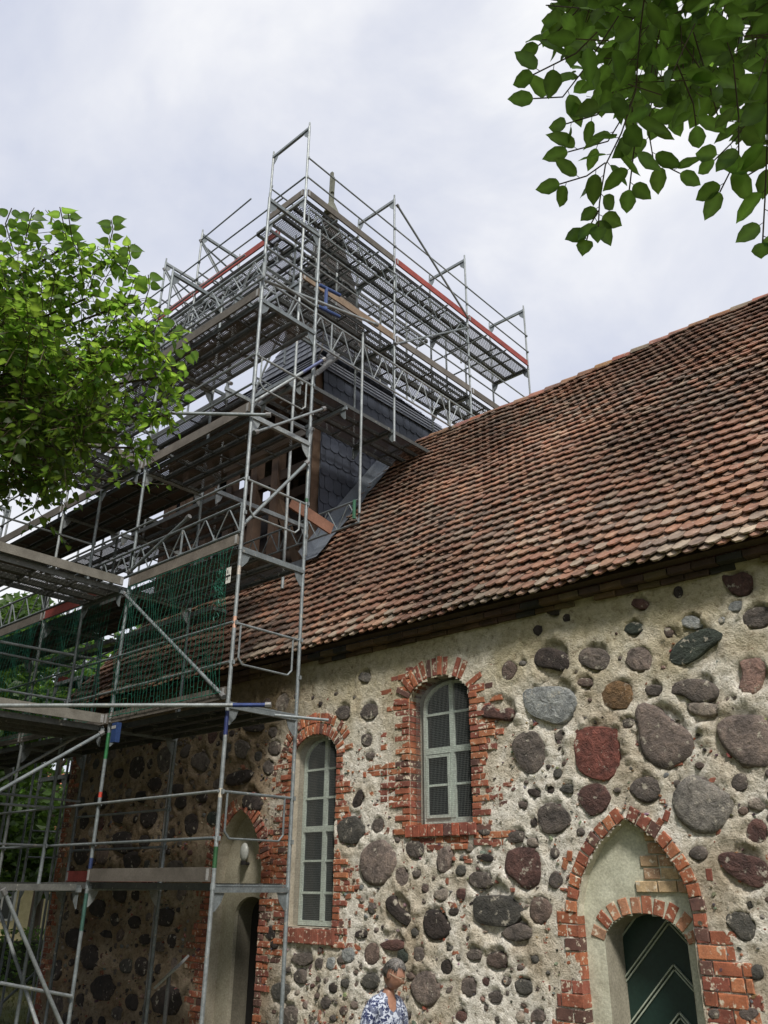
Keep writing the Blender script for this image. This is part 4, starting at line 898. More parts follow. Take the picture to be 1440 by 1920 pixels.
for i, x in enumerate(XS):
    for y in (Yo, Yi):
        top = 9.97 if i < 4 else 7.97
        pt = None
        if i == 1 and y == Yo: pt = [(1.55, 1.9, (.03, .16, .06)), (1.05, 1.12, (.5, .06, .04)), (.06, .3, (.03, .05, .14)), (-.55, -.12, (.05, .12, .10))]
        if i == 0 and y == Yo: pt = [(.15, .38, (.03, .10, .04)), (1.6, 1.88, (.03, .045, .15)), (.9, 1.0, (.55, .5, .42)), (2.9, 3.05, (.5, .3, .22)), (3.6, 3.72, (.5, .45, .4))]
        if i == 0 and y == Yi: pt = [(5.0, 5.06, (.03, .10, .05))]
        A.standard(x, y, G, top, LV, pt)
        mb = MB(); mb.col = (.3, .3, .3); mb.box((x-.08, y-.08, G-.03), (x+.08, y+.08, G+.012)); mb.build('base_plate', M['steel'], ssc)
    for z in LV + ([9.95] if i < 2 else []): A.transom((x, Yo), (x, Yi), z)
for k, z in enumerate(LV):
    for i in range(4):
        if k == 4 and i > 2: continue
        xa, xb = XS[i+1], XS[i]
        A.deck((xa, Yo), (xb, Yo), z, 3, 1, solid=k < 2 or (k < 4 and i > 0))
        if k < 4: A.toe((xa+.03, Yo-.03), (xb-(.8 if (i, k) == (1, 2) else .03), Yo-.03), z, RED if (i, k) == (1, 2) else None) if (k > 0 or i == 0) else None
        else: A.toe((xa+.03, Yo-.03), (xb-.03, Yo-.03), z)
        if k in (0, 1, 3):
            for g in (.5, 1.0): A.rail((xa, Yo-.03, z+g), (xb, Yo-.03, z+g))
        if k == 2: A.rail((xa, Yo-.03, z+1.0), (xb, Yo-.03, z+1.0)); A.lattice((xa, Yo-.04), (xb, Yo-.04), z+.22, z+.62)
    A.hoop((XS[0], Yo), (XS[0], Yi), z) if k < 4 else None
A.toe((-13.2, Yi-.03), (-10.75, Yi-.03), -.03, RED)
A.rail((-13.26, Yi+.03, .97), (-10.69, Yi+.03, .97)); A.rail((-13.26, Yi+.03, .47), (-10.69, Yi+.03, .47))
A.lattice((-13.3, Yo-.05), (-7.98, Yo-.05), 8.30, 8.74, .5)
A.lattice((-16.2, Yo-.05), (-13.35, Yo-.05), 8.30, 8.74, .5)
for g in (.5, 1.0): A.rail((XS[0], Yo, 7.97+g), (XS[0], Yi, 7.97+g), .02)
A.brace((-10.69, Yo-.05, 3.9), (-8.12, Yo-.05, 2.06))
A.brace(PY(455, 985, Yo+.03), PX(575, 868, -8.03))
A.brace((-10.65, Yo-.05, 4.25), (-9.3, Yo-.03, 4.75))
A.brace((-13.26, Yo-.05, -.1), (-10.75, Yo-.05, -2.1))
pa, pb = PZ(0, 1323, 1.93), PZ(503, 1322, 1.93); dvec = (pb-pa).normalized(); A.brace(pa-dvec*1.1, pb, tip=(.42, (.02, .04, .15)))
pa, pb = PZ(340, 775, 5.93), PZ(503, 778, 5.93); dvec = (pb-pa).normalized(); A.brace(pa-dvec*2.6, pb)
A.rail(PX(520, 1342, -8.02)-Vector((0, .05, 0)), PX(520, 1342, -8.02)+Vector((.35, .55, -.02)), .02)
A.brace(PY(480, 815-5, Yo), PY(480, 815-5, Yo)+Vector((.04, 1.2, .9)), .02)
A.brace((-8.15, Yo, 8.4), (-8.0, 8.6, 8.85), .0242); A.brace((-8.3, Yo, 6.15), (-7.95, Yi+.1, 7.45), tip=(.5, (.09, .11, .22)))
# blue fittings
mb = MB(); mb.col = (.02, .05, .17); b0 = PX(606, 550, -8.3); mb.tube(b0+Vector((0, -.1, .12)), b0+Vector((.05, .35, .14)), .03, 8); mb.tube(b0+Vector((0, -.1, -.33)), b0+Vector((.05, .35, -.31)), .03, 8); mb.tube(b0+Vector((.02, .05, .12)), b0+Vector((.02, .05, -.33)), .03, 8); mb.build('tube_bracket', M['paint'], ssc, label='blue painted tube bracket')
mb = MB(); mb.col = (.015, .04, .13); b0 = PY(217, 1374, Yo-.06); mb.box((b0.x-.05, Yo-.10, b0.z-.13), (b0.x+.07, Yo-.03, b0.z+.13)); mb.box((b0.x-.05, Yo-.104, b0.z+.05), (b0.x+.05, Yo-.10, b0.z+.09), (.3, .3, .3)); mb.build('clamp_box', M['paint'], ssc, label='blue box clamped to the standard')
# wooden plank and fill-in bays towards the tower
for z in (5.97, 7.97, 9.97):
    for (xa, xb) in ((-13.2, -10.4), (-16.0, -13.3)): A.deck((xa, 7.42), (xb, 7.42), z, 3, 1, wood=False)
for (xa, xb) in ((-13.2, -10.4), (-16.0, -13.3)): A.deck((xa, 7.42), (xb, 7.42), 3.97, 1, 1); A.toe((xa, 9.45), (xb, 9.45), 7.97)
for x in (-10.4, -13.25, -16.0):
    for z in (5.97, 7.97, 9.97): A.transom((x, 7.30), (x, 9.4), z)
    A.standard(x, 9.38, 5.4 if x > -11 else 4.0, 11.9, ())
A.lattice((-13.3, 9.42), (-9.12, 9.42), 5.70, 6.14, .5)
mb = MB(); mb.col = (.20, .095, .06); mb.beam(PY(545, 942, 8.2), PX(622, 993, -9.35), .04, .20); mb.build('plank', M['wood'], ssc, label='reddish plank sloping across the gap beside the slate wall')
# upper south platform (top level) with guard frames
T = 11.97
U = ssc
for x in (-13.22, -14.68, -17.2):
    for y in (8.22, 9.32): A.standard(x, y, 9.97, 13.85, (T,))
    A.transom((x, 8.22), (x, 9.32), 13.82); A.transom((x, 8.22), (x, 9.32), T); A.rail((x, 8.20, 13.55), (x, 9.4, 13.25), .022); A.rail((x, 8.20, 12.72), (x, 9.5, 12.6), .02); A.brace((x-.0, 8.2, 13.6), (x+.45, 8.9, 12.1), .02)
    A.rail((x+.03, 8.22, 13.6), (x+.25, 6.3, 12.6) if False else (x+.03, 8.9, 12.9), .02)
for (xa, xb, c) in ((-13.22, -10.3, RED), (-14.68, -13.22, RED), (-17.2, -14.68, None)):
    A.deck((xa, 8.22), (xb, 8.22), T, 6, 1); A.toe((xa+.03, 8.19), (xb-.03, 8.19), T, c)
    for g in (.5, 1.0): A.rail((xa, 8.19, T+g), (xb, 8.19, T+g))
A.rail((-13.2, 8.2, 13.62), (-11.0, 7.9, 13.2), .017)
for xx in (-11.3, -12.3): A.standard(xx, 9.34, 9.9, 12.9, ()); A.rail((xx, 7.4, 10.9), (xx, 9.4, 10.9)); A.rail((xx, 7.4, 10.4), (xx, 9.4, 10.4))
for zz in (10.45, 10.95, 12.45, 12.95): A.rail((-16, 9.4, zz), (-10.3, 9.4, zz)); A.rail((-16, 7.38, zz-.02), (-10.3, 7.38, zz-.02)) if zz < 12 else None
A.lattice((-16.2, 8.16), (-10.3, 8.16), 11.25, 11.65, .5); A.brace((-10.4, 7.4, 8.1), (-13.1, 7.4, 9.9), .02); A.brace((-13.2, 8.2, 10.0), (-10.4, 8.2, 11.8), .02)
# east scaffold
esc = thing('scaffold', 'upper scaffold on the tower\'s slate side rising above the nave roof', 'scaffold', (-9.7, 11.7, 5.0))
E_ = Scaf(esc); Xo, Xi = -9.17, -10.26; YS = [7.83, 10.40, 12.97, 15.54]
def roofz(y): return ZE+S_*(y-YE) if y < YR else ZE+S_*(2*YR-y-YE)
for i, y in enumerate(YS):
    for x in (Xo, Xi):
        z0 = {0: 4.1, 1: 7.72, 2: roofz(12.97)+.05, 3: roofz(15.54)+.05}[i]
        if x == Xi: z0 = max(z0, 7.0 if i < 2 else z0)
        E_.standard(x, y, z0, 13.85, (9.97, T))
    E_.transom((Xi, y), (Xo, y), 13.82)
    for z in (7.97, 9.97, T): E_.transom((Xi, y), (Xo, y), z)
for i in range(3):
    y0, y1 = YS[i], YS[i+1]
    for z in (7.97, 9.97, T):
        if z == 7.97 and i == 2: continue
        E_.deck((Xo, y0), (Xo, y1), z, 3, 1)
    E_.toe((Xo+.03, y0+.03), (Xo+.03, y1-.03), T, None if i == 0 else RED)
    E_.toe((Xo+.03, y0+.03), (Xo+.03, y1-.03), 9.97, (.20, .145, .10) if i == 0 else None)
    for g in (.5, 1.0): E_.rail((Xo+.03, y0, T+g), (Xo+.03, y1, T+g)); E_.rail((Xi-.03, y0, T+g), (Xi-.03, y1, T+g))
    E_.rail((Xo+.03, y0, 9.97+.5), (Xo+.03, y1, 9.97+.5)); E_.rail((Xo+.03, y0, 9.97+1.0), (Xo+.03, y1, 9.97+1.0))
    for g in (.5, 1.0): E_.rail((Xi-.03, y0, 9.97+g), (Xi-.03, y1, 9.97+g))
for g in (.5, 1.0): E_.rail((Xi, YS[0]-.03, T+g), (Xo, YS[0]-.03, T+g)) if g < .6 else None
E_.toe((Xi+.0, YS[0]-.03), (Xo-.03, YS[0]-.03), T)
E_.brace((Xo+.05, 10.45, 13.65), (Xo+.05, 12.92, 12.05)); E_.brace((Xo+.05, 10.4, 9.95), (Xo+.05, 12.9, 11.75), .02)
E_.lattice((Xo+.06, 6.9), (Xo+.06, 10.3), 8.78, 9.42, .55); E_.lattice((Xo+.06, 10.3), (Xo+.06, 13.9), 8.78, 9.42, .55)
E_.lattice((Xi-.05, 7.9), (Xi-.05, 11.5), 8.05, 8.42, .5); E_.lattice((Xi-.05, 7.9), (Xi-.05, 14.5), 10.5, 10.95, .5); E_.lattice((Xo+.05, 7.9), (Xo+.05, 12.9), 11.3, 11.7, .55)
for y in (8.6, 9.2, 9.8, 11.2, 12.1, 13.6, 14.4): E_.rail((Xi-.55, y, T-.08), (Xo+.1, y, T-.08), .02); E_.standard(Xi-.03, y, 9.9, 11.9+rs.uniform(.1, .5), ())
for y in (9.1, 11.7, 14.2): E_.standard(Xi-.02, y, T, T+1.15, ())
for y in (8.9, 11.6): E_.brace((Xi-.03, y, 10.0), (Xi-.03, y+1.1, 11.9), .018)
for i in range(2): E_.deck((Xi-.02, YS[i]), (Xi-.02, YS[i+1]), T, 1, 1)
E_.standard(Xo+.09, 9.39, 5.85, 9.54, ())
mb = MB(); mb.col = (.02, .10, .05); mb.tube((Xo+.02, 9.33, 5.75), (Xo+.02, 9.33, 6.1), .03, 8); mb.build('coupler', M['paint'], esc, label='green painted coupler')
for y in (8.0, 9.1): E_.transom((Xi, y), (Xo, y), 7.9)
E_.brace((Xo, 7.85, 9.9), (Xi, 7.85, 8.1), .02)
# run of scaffold reaching towards the viewer from the corner
rsc = thing('scaffold', 'wing of scaffold projecting from the church wall towards the viewer at far left', 'scaffold', (-11.3, 4.4, G))
B = Scaf(rsc); XA, XB = -10.66, -11.76; YW = [6.03, 3.50, .95]
for y in YW[1:]:
    for x in (XA, XB): B.standard(x, y, G, 7.9, LV)
B.standard(XB, YW[0], G, 7.9, LV)
for k, z in enumerate(LV[:4]):
    for j, (ya, yb) in enumerate(((YW[1], YW[0]), (YW[2], YW[1]))):
        B.deck((XA, ya), (XA, yb), z-.02, 3, 1, solid=k < 2); (B.toe((XA+.03, ya+.03), (XA+.03, yb-.03), z-.02, (.16, .15, .13), .13) if k else None)
        for g in (.5, 1.0): B.rail((XB-.03, ya, z+g), (XB-.03, yb, z+g))
    for y in YW: B.transom((XB, y), (XA, y), z-.02)
B.rail(PX(0, 1203, -11.78), PX(190, 1238, -11.78), .02); B.rail(PX(0, 1488, XB), PX(150, 1503, XB), .017); B.rail(PX(0, 1843, XA+.02), PX(135, 1868, XA+.02), .02)
B.brace(PX(190, 1375, XA+.05), PX(-90, 1533, XA+.05)); B.brace(PX(150, 1378, XB+.3), PX(-90, 1515, XB+.3), .02)
B.brace(PX(8, 1672, XA+.05), PX(125, 1945, XA+.05)); 
# west scaffold behind the corner
wsc = thing('scaffold', 'scaffold round the far west side, seen behind the brick corner of the church', 'scaffold', (-17, 12, G))
Wc = Scaf(wsc)
for y in (8.6, 11.17, 13.74):
    for x in (-16.35, -17.45): Wc.standard(x, y, G, 9.9, LV)
    for z in LV: Wc.transom((-17.45, y), (-16.35, y), z)
for (ya, yb) in ((8.6, 11.17), (11.17, 13.74)):
    for z in LV:
        Wc.deck((-16.35, ya), (-16.35, yb), z, 3, 1, solid=True)
        for x in (-17.48, -16.32):
            for g in (.5, 1.0): Wc.rail((x, ya, z+g), (x, yb, z+g))
    Wc.brace((-17.5, ya, -2.1), (-17.5, yb, 0)); Wc.brace((-17.5, ya, 4.1), (-17.5, yb, 5.9))
    Wc.toe((-17.5, ya), (-17.5, yb), 3.97, RED)
for x in (-17.3, -16.6, -18.2): Wc.standard(x, 9.3 + (x+17)*.4, G, 3.9, ())

# ---- safety nets
def net(name, label, x0, x1, y, z0, z1, drape=0.05):
    mb = MB(); mb.col = (1, 1, 1); cw, chh = .075, .13; cols = int((x1-x0)/cw); rows = int((z1-z0)/chh); r = .0034
    def P(i, j):
        x = x0+(x1-x0)*i/cols; z = z0+(z1-z0)*j/rows; return Vector((x + .015*math.sin(j*1.7+i), y - drape*math.sin(math.pi*j/rows)*(.6+.4*math.sin(i*.4)) + .02*math.sin(i*.9+j*.6), z + .02*math.sin(i*.6)))
    for i in range(cols+1):
        for j in range(rows):
            a, b = P(i, j), P(i, j+1); off = Vector((cw*.28*(1 if (i+j) % 2 else -1), 0, 0)); m0 = a.lerp(b, .5)
            mb.tube(a, b, r, 3)
            if i < cols and (i+j) % 2 == 0: mb.tube(m0, P(i+1, j+1), r, 3); mb.tube(a, P(i+1, j), r, 3)
    for p, q in (((x0, y, z1), (x1, y, z1)), ((x0, y, z0), (x1, y, z0))): mb.tube(p, q, .006, 5)
    return tag(mb.build(name, M['net_green'], None), label, 'safety net', 'green nets on the scaffold')
net('safety_net', 'green safety net with white tags beside the narrow bay over the nave eave', XS[1]+.05, XS[0]-.08, Yo-.07, 2.1, 3.98)
net('safety_net', 'green safety net at the far left, under the red toe board', XS[2]+.05, XS[1]-.35, Yo-.07, 2.1, 3.98)
net('safety_net', 'green safety net half cut off by the photo\'s left edge', XS[3], XS[2]-.05, Yo-.07, 2.1, 3.98)
for k, (px_, py_, dz) in enumerate(((429, 1073, .13), (428, 1086, .11))):
    p = PY(px_, py_, Yo-.13); mb = MB(); mb.col = (.62, .62, .58); mb.box((p.x-.045, Yo-.135, p.z-dz/2), (p.x+.045, Yo-.13, p.z+dz/2)); mb.box((p.x-.02, Yo-.139, p.z-.01), (p.x-.005, Yo-.135, p.z+.03), (.05, .05, .05))
    tag(mb.build('tag', M['paint'], None), ('upper' if k == 0 else 'lower')+' white tag tied to the green safety net beside the bundled mesh', 'tag')
mb = MB(); b0 = PY(412, 1105, Yo-.11)
for i in range(160): a = b0+Vector((rs.gauss(0, .05), rs.gauss(0, .02), rs.gauss(0, .17))); mb.tube(a, a+Vector((rs.uniform(-.06, .06), rs.uniform(-.02, .02), rs.uniform(-.06, .06))), .003, 3)
tag(mb.build('net_bundle', M['net_green'], None, kind='stuff'), 'bundle of surplus green netting tied up beside the white tags', 'netting')
#@@PART2
# ================================================================== SMALL THINGS AT THE WALL
lp = PY(460, 1598, WY+.14)
wl = thing('wall_lamp', 'oval milky lamp over the dark doorway behind the scaffold', 'lamp', (lp.x, lp.y, lp.z))
mb = MB(); K = 12; vs = []
for j in range(7):
    t = math.pi*j/6
    for i in range(K): a = 2*math.pi*i/K; vs.append((lp.x+.085*math.sin(t)*math.cos(a), lp.y-.02-.05*math.sin(t)*math.sin(a), lp.z+.13*math.cos(t)))
mb.add(vs, [(j*K+i, j*K+(i+1) % K, (j+1)*K+(i+1) % K, (j+1)*K+i) for j in range(6) for i in range(K)]); mb.build('lamp_glass', M['lamp_glass'], wl, True)
mb = MB(); mb.tube((lp.x, lp.y-.02, lp.z-.17), (lp.x, lp.y-.02, lp.z-.115), .04, 10); mb.tube((lp.x, lp.y, lp.z-.15), (lp.x, WY+.24, lp.z-.15), .02, 8); mb.build('lamp_base', M['dark'], wl)
bp = PY(322, 1822, 7.75)
ib = thing('info_board', 'small sloping grey panel on a post in front of the dark stones', 'sign', (bp.x, bp.y, G))
mb = MB(); mb.col = (.32, .33, .33); mb.beam((bp.x-.20, bp.y-.02, bp.z-.13), (bp.x+.20, bp.y+.02, bp.z+.13), .34, .03, up=(0, -.5, 1)); mb.build('panel', M['paint'], ib)
mb = MB(); mb.col = (.2, .2, .2); mb.tube((bp.x-.05, bp.y, G), (bp.x-.05, bp.y, bp.z-.03), .03, 8); mb.build('post', M['steel'], ib)

# ================================================================== BACKGROUND
def leaf_quads(mb, pts, size, rr, tint):
    for p in pts:
        a = Vector((rr.gauss(0, 1), rr.gauss(0, 1), rr.gauss(0, .6))).normalized(); b = a.cross(Vector((rr.gauss(0, 1), rr.gauss(0, 1), rr.gauss(0, 1)))).normalized(); s = size*rr.uniform(.6, 1.3)
        p = Vector(p); c = a.cross(b)*s*.18; t = tint*rr.uniform(.6, 1.35)
        mb.add([p-a*s, p-b*s*.55+c, p+a*s, p+b*s*.55+c], [(0, 1, 2), (0, 2, 3)], (t, t, t*.9))
def far_tree(name, label, x, y, h, rad, seed, tint=1.0, nleaf=5000, size=.13, gx=G, group=None):
    rr = random.Random(seed); t = thing(name, label, 'tree', (x, y, gx), group)
    mb = MB(); mb.col = (.07, .055, .04); top = Vector((x, y, gx+h*.75)); mb.tube((x, y, gx-.1), (x, y, gx+h*.35), .24, 9, r2=.17); mb.tube((x, y, gx+h*.35), top, .17, 7, r2=.05)
    blobs = []
    for i in range(15):
        a = rr.uniform(0, 6.28); z = rr.uniform(.28, .95); k = math.sin(math.pi*min(1, (z-.15)/.9))*rad*rr.uniform(.5, .95)
        c = Vector((x+math.cos(a)*k, y+math.sin(a)*k, gx+h*z)); blobs.append((c, rad*rr.uniform(.28, .5)))
        mb.tube((x, y, gx+h*z*.72), c, .07, 6, r2=.02)
    mb.build('trunk', M['wood'], t)
    pts = []
    for i in range(nleaf):
        c, r = rr.choice(blobs); v = Vector((rr.gauss(0, 1), rr.gauss(0, 1), rr.gauss(0, 1))).normalized()*r*(rr.random()**.45); pts.append((c.x+v.x, c.y+v.y, c.z+v.z*.8))
    cb = MB(); leaf_quads(cb, pts, size, rr, tint); cb.build('crown', M['far_leaf'], t, kind='stuff')
far_tree('deciduous_tree', 'bright green tree whose crown shows behind the tower\'s timber frame', -25, 16.5, 11.5, 4.0, 1, 1.5, 9000, .15)
far_tree('deciduous_tree', 'dark green tree behind the left net under the red toe board', -24, 10.5, 10, 3.6, 2, .8, 9000, .15)
far_tree('deciduous_tree', 'dark tree at far left behind the projecting scaffold wing', -27, 8.0, 10, 3.8, 3, .8, 7000, .16)
far_tree('deciduous_tree', 'tall tree farther back whose foliage fills the gaps over the church roof\'s west edge', -33, 17, 13.0, 4.6, 4, 1.0, 8000, .18)
far_tree('deciduous_tree', 'small yellowish green tree beside the pale yellow house', -32, 13.2, 6.5, 2.4, 6, 1.7, 3500, .14)
far_tree('deciduous_tree', 'broad dark tree beyond the west scaffold near the church corner', -28.5, 19.5, 9.0, 3.8, 9, .85, 7000, .17)
far_tree('deciduous_tree', 'tree farthest left behind the scaffold wing, its trunk in the hedge', -21.5, 5.2, 9.0, 3.2, 11, .7, 7000, .15)
far_tree('deciduous_tree', 'dark tree between the hedge and the west scaffold', -23.0, 13.8, 9.5, 3.2, 12, .75, 8000, .15)
far_tree('deciduous_tree', 'tall shade tree standing left of the viewer, outside the picture', -13.5, -2.0, 13, 5.0, 14, .9, 5000, .34)
far_tree('deciduous_tree', 'shade tree beyond the lime, outside the picture on the left', -17.5, 1.2, 12, 4.2, 15, .9, 4000, .34)
far_tree('deciduous_tree', 'shade tree behind the viewer on the left', -8.0, -7.5, 13, 5.0, 16, .9, 4500, .34)
for i, (tx, ty, wh) in enumerate(((-20, -6, 'left of the viewer beyond the nearest trees'), (-13, -12, 'far behind the viewer on the left'), (-2, -13, 'straight behind the viewer'), (-24.5, -1.5, 'farthest left of the church'))):  # unseen ring of trees added to cut low sky light
    far_tree('deciduous_tree', 'unseen tree standing %s, added to cut sky light on the wall' % wh, tx, ty, 14, 5.5, 40+i, .9, 4500, .42)
hg = MB(); rr = random.Random(3); pts = []
for i in range(9000): pts.append((-22.5+rr.uniform(-.55, .55), rr.uniform(3, 17), G+rr.uniform(0, 1.22+.06*math.sin(i))))
hd = thing('hedge', 'clipped light green hedge in front of the pale yellow house', 'hedge', (-22.5, 10, G)); leaf_quads(hg, pts, .07, rr, 1.25); hg.build('hedge_leaves', M['far_leaf'], hd, kind='stuff')
mb = MB(); mb.col = (.05, .045, .03)
for i in range(28): y = 3+i*.5; mb.tube((-22.5, y, G), (-22.5+rr.uniform(-.2, .2), y+.1, G+1.0), .02, 5)
mb.box((-22.75, 3, G), (-22.25, 17, G+.95), (.02, .03, .01)); mb.build('stems', M['wood'], hd)
hs = thing('house', 'pale yellow house with red tiled roof and dark window at far left', 'house', (-42, 20, G))
hx0, hx1, hy0, hy1, hz = -45.5, -38.5, 11.0, 26.0, .9
mb = MB(); mb.col = (.50, .43, .24); mb.box((hx0, hy0, G), (hx1, hy1, hz)); mb.prism([(hx0, hz), (hx1, hz), ((hx0+hx1)/2, hz+4.2)], hy0, hy0+.1); mb.prism([(hx0, hz), (hx1, hz), ((hx0+hx1)/2, hz+4.2)], hy1-.1, hy1); mb.build('wall', M['plaster'], hs)
hr = bpy.data.objects.new('roof', None); COL.objects.link(hr); hr.parent = hs; hr.matrix_parent_inverse = Matrix.Translation(-WORLD[hs.name]); WORLD[hr.name] = Vector((0, 0, 0))
for sgn in (1, -1):
    mb = MB(); cxh = (hx0+hx1)/2; n = 26
    for i in range(n):
        f0, f1 = i/n, (i+1.1)/n; xa = cxh+sgn*(4.0-4.0*f0); xb = cxh+sgn*(4.0-4.0*f1); za = hz-.35+4.6*f0; zb = hz-.35+4.6*f1; j = rr.uniform(.85, 1.15)
        mb.add([(xa, hy0-.4, za+.05), (xa, hy1+.4, za+.05), (xb, hy1+.4, zb), (xb, hy0-.4, zb), (xa, hy0-.4, za), (xa, hy1+.4, za)], [(0, 1, 2, 3), (0, 4, 5, 1)], (.36*j, .12*j, .07*j))
    mb.build('roof_tiling', M['tile'], hr, kind='stuff')
for yv in (12.6, 15.4, 18.2, 21.0, 23.8):
    wv = MB(); wv.col = (.45, .45, .42)
    for (a, b, c, d) in ((-.6, -.5, -.75, .75), (.5, .6, -.75, .75), (-.5, .5, -.75, -.67), (-.5, .5, .67, .75), (-.04, .04, -.67, .67), (-.5, -.04, .15, .21), (.04, .5, .15, .21)): wv.box((hx1, yv+a, -.75+c), (hx1+.05, yv+b, -.75+d))
    wo = wv.build('window', M['paint'], hs); g_ = MB(); g_.box((hx1+.005, yv-.5, -1.42), (hx1+.02, yv+.5, -.08)); g_.build('pane', M['glass'], wo)
# grass tufts near the church
mb = MB(); rr = random.Random(8)
for i in range(9000):
    x = rr.uniform(-21.5, -15.5) if i % 3 else rr.uniform(-15.5, 2); y = rr.uniform(3.5, 15) if x < -15.6 else rr.uniform(4.5, 8.0); h = rr.uniform(.03, .09); a = rr.uniform(0, 3.14); w = .012; t = rr.uniform(.7, 1.3)
    mb.add([(x-math.cos(a)*w, y-math.sin(a)*w, G-.01), (x+math.cos(a)*w, y+math.sin(a)*w, G-.01), (x+rr.uniform(-.04, .04), y+rr.uniform(-.04, .04), G+h)], [(0, 1, 2)], (t, t, t))
o = mb.build('grass', M['grass'], None, kind='stuff'); tag(o, 'short dry grass growing round the foot of the church', 'grass')

# ================================================================== PERSON
def person():
    base = PY(729, 1806, 6.35); x0, y0, zt = base.x, base.y, base.z; H = zt-G        # standing height
    s = H/1.66
    root = thing('person', 'grey haired person with glasses and blue and white patterned shirt walking past the wall', 'person', (x0, y0, G))
    fh = Vector((.96, .24, 0)).normalized(); fd = Vector((.98, -.12, 0)).normalized(); rt = Vector((fd.y, -fd.x, 0)); up = Vector((0, 0, 1))
    def P(f, r, u): return Vector((x0, y0, G)) + (fd*f + rt*r + up*u)*s
    def skin(verts, edges, root_i, lvl=2):
        m = bpy.data.meshes.new('tmp'); m.from_pydata([v[0] for v in verts], edges, []); o = bpy.data.objects.new('tmp', m); COL.objects.link(o)
        o.modifiers.new('k', 'SKIN'); sv = m.skin_vertices[0].data
        for i, v in enumerate(verts): sv[i].radius = (v[1]*s, (v[2] if len(v) > 2 else v[1])*s)
        sv[root_i].use_root = True; ss = o.modifiers.new('s', 'SUBSURF'); ss.levels = lvl; ss.render_levels = lvl
        dg = bpy.context.evaluated_depsgraph_get(); me = bpy.data.meshes.new_from_object(o.evaluated_get(dg)); bpy.data.objects.remove(o); return me
    # body: pelvis, spine, neck, arms with hands and fingers, legs with feet
    V = [(P(-.08, 0, .92), .13), (P(-.06, 0, 1.08), .12), (P(-.04, 0, 1.24), .13), (P(-.035, 0, 1.345), .085), (P(-.005, 0, 1.41), .052), (P(.025, 0, 1.475), .05)]
    E = [(0, 1), (1, 2), (2, 3), (3, 4), (4, 5)]
    for sg in (1, -1):
        b = len(V); V += [(P(-.05, .12*sg, 1.33), .06), (P(-.05, .175*sg, 1.29), .052), (P(-.07, .215*sg, 1.05), .042), (P(.03+.05*sg, .215*sg, .84), .032), (P(.07+.05*sg, .21*sg, .78), .026)]
        E += [(3, b), (b, b+1), (b+1, b+2), (b+2, b+3), (b+3, b+4)]; w = b+4
        for k, (df, dr, L) in enumerate(((.03, .025, .075), (.012, .028, .085), (-.008, .025, .080), (-.026, .018, .065))):
            b = len(V); q = .07+.05*sg; V += [(P(q+df*.7, .215*sg, .72), .012), (P(q+df+.006, (.215-.004*k)*sg, .72-L*.5), .0095), (P(q+df-.004, (.205-.004*k)*sg, .72-L), .008)]; E += [(w, b), (b, b+1), (b+1, b+2)]
        b = len(V); q = .07+.05*sg; V += [(P(q+.045, .20*sg, .75), .012), (P(q+.062, .19*sg, .71), .010)]; E += [(w, b), (b, b+1)]
        b = len(V); f = .14*sg; V += [(P(-.07, .09*sg, .88), .09), (P(f*.4, .095*sg, .48), .058), (P(f-.05, .09*sg, .10), .038), (P(f-.03, .09*sg, .04), .036), (P(f+.12, .10*sg, .03), .028)]
        E += [(0, b), (b, b+1), (b+1, b+2), (b+2, b+3), (b+3, b+4)]
    me = skin(V, E, 0)
    # head, joined into the same mesh
    hc = P(.075, 0, 1.575); pit = R(24); hf = (fh*math.cos(pit) - up*math.sin(pit)); hu = (up*math.cos(pit) + fh*math.sin(pit)); hr = Vector((fh.y, -fh.x, 0))
    def head_r(th, ph):      # th from +up, ph from facing direction
        f, r, u = math.sin(th)*math.cos(ph), math.sin(th)*math.sin(ph), math.cos(th)
        a, b, c = .098, .076, .118
        if f < 0: a = .100
        if u < -.1: b *= 1-.22*(-u); 
        x = Vector((f*a, r*b, u*c))
        g = lambda mf, mr, mu, wd: math.exp(-((f-mf)**2+(r-mr)**2+(u-mu)**2)/wd)
        x.x += .026*math.exp(-(r/.11)**2)*math.exp(-((u+.16)/.15)**2)*(f > 0)         # nose
        x.x += .010*math.exp(-(r/.5)**2)*math.exp(-((u-.20)/.10)**2)*(f > 0)          # brow
        x.x += .012*math.exp(-(r/.22)**2)*math.exp(-((u+.83)/.14)**2)*(f > -.2)       # chin
        x.x += .008*math.exp(-(r/.25)**2)*math.exp(-((u+.47)/.07)**2)*(f > 0)         # lips
        x.x -= .004*math.exp(-(r/.25)**2)*math.exp(-((u+.51)/.02)**2)*(f > 0)
        for e_ in (.32, -.32): x.x -= .012*math.exp(-((r-e_)/.14)**2)*math.exp(-((u-.06)/.09)**2)*(f > 0)
        return x
    def hp(v, o=0): return hc + (hf*v.x + hr*v.y + hu*v.z)*s*(1+o)
    nU, nV = 40, 28; vs = []; fs = []
    for j in range(nV+1):
        for i in range(nU): vs.append(hp(head_r(math.pi*j/nV, 2*math.pi*i/nU)))
    for j in range(nV):
        for i in range(nU): fs.append((j*nU+i, j*nU+(i+1) % nU, (j+1)*nU+(i+1) % nU, (j+1)*nU+i))
    for sg in (1, -1):      # ears
        o = len(vs)
        for j in range(7):
            for i in range(10):
                t, a = math.pi*j/6, 2*math.pi*i/10; vs.append(hp(Vector((-.012+.020*math.sin(t)*math.cos(a), sg*(.076+.010*math.sin(t)*abs(math.sin(a))), -.012+.033*math.cos(t)))))
        for j in range(6):
            for i in range(10): fs.append((o+j*10+i, o+j*10+(i+1) % 10, o+(j+1)*10+(i+1) % 10, o+(j+1)*10+i))
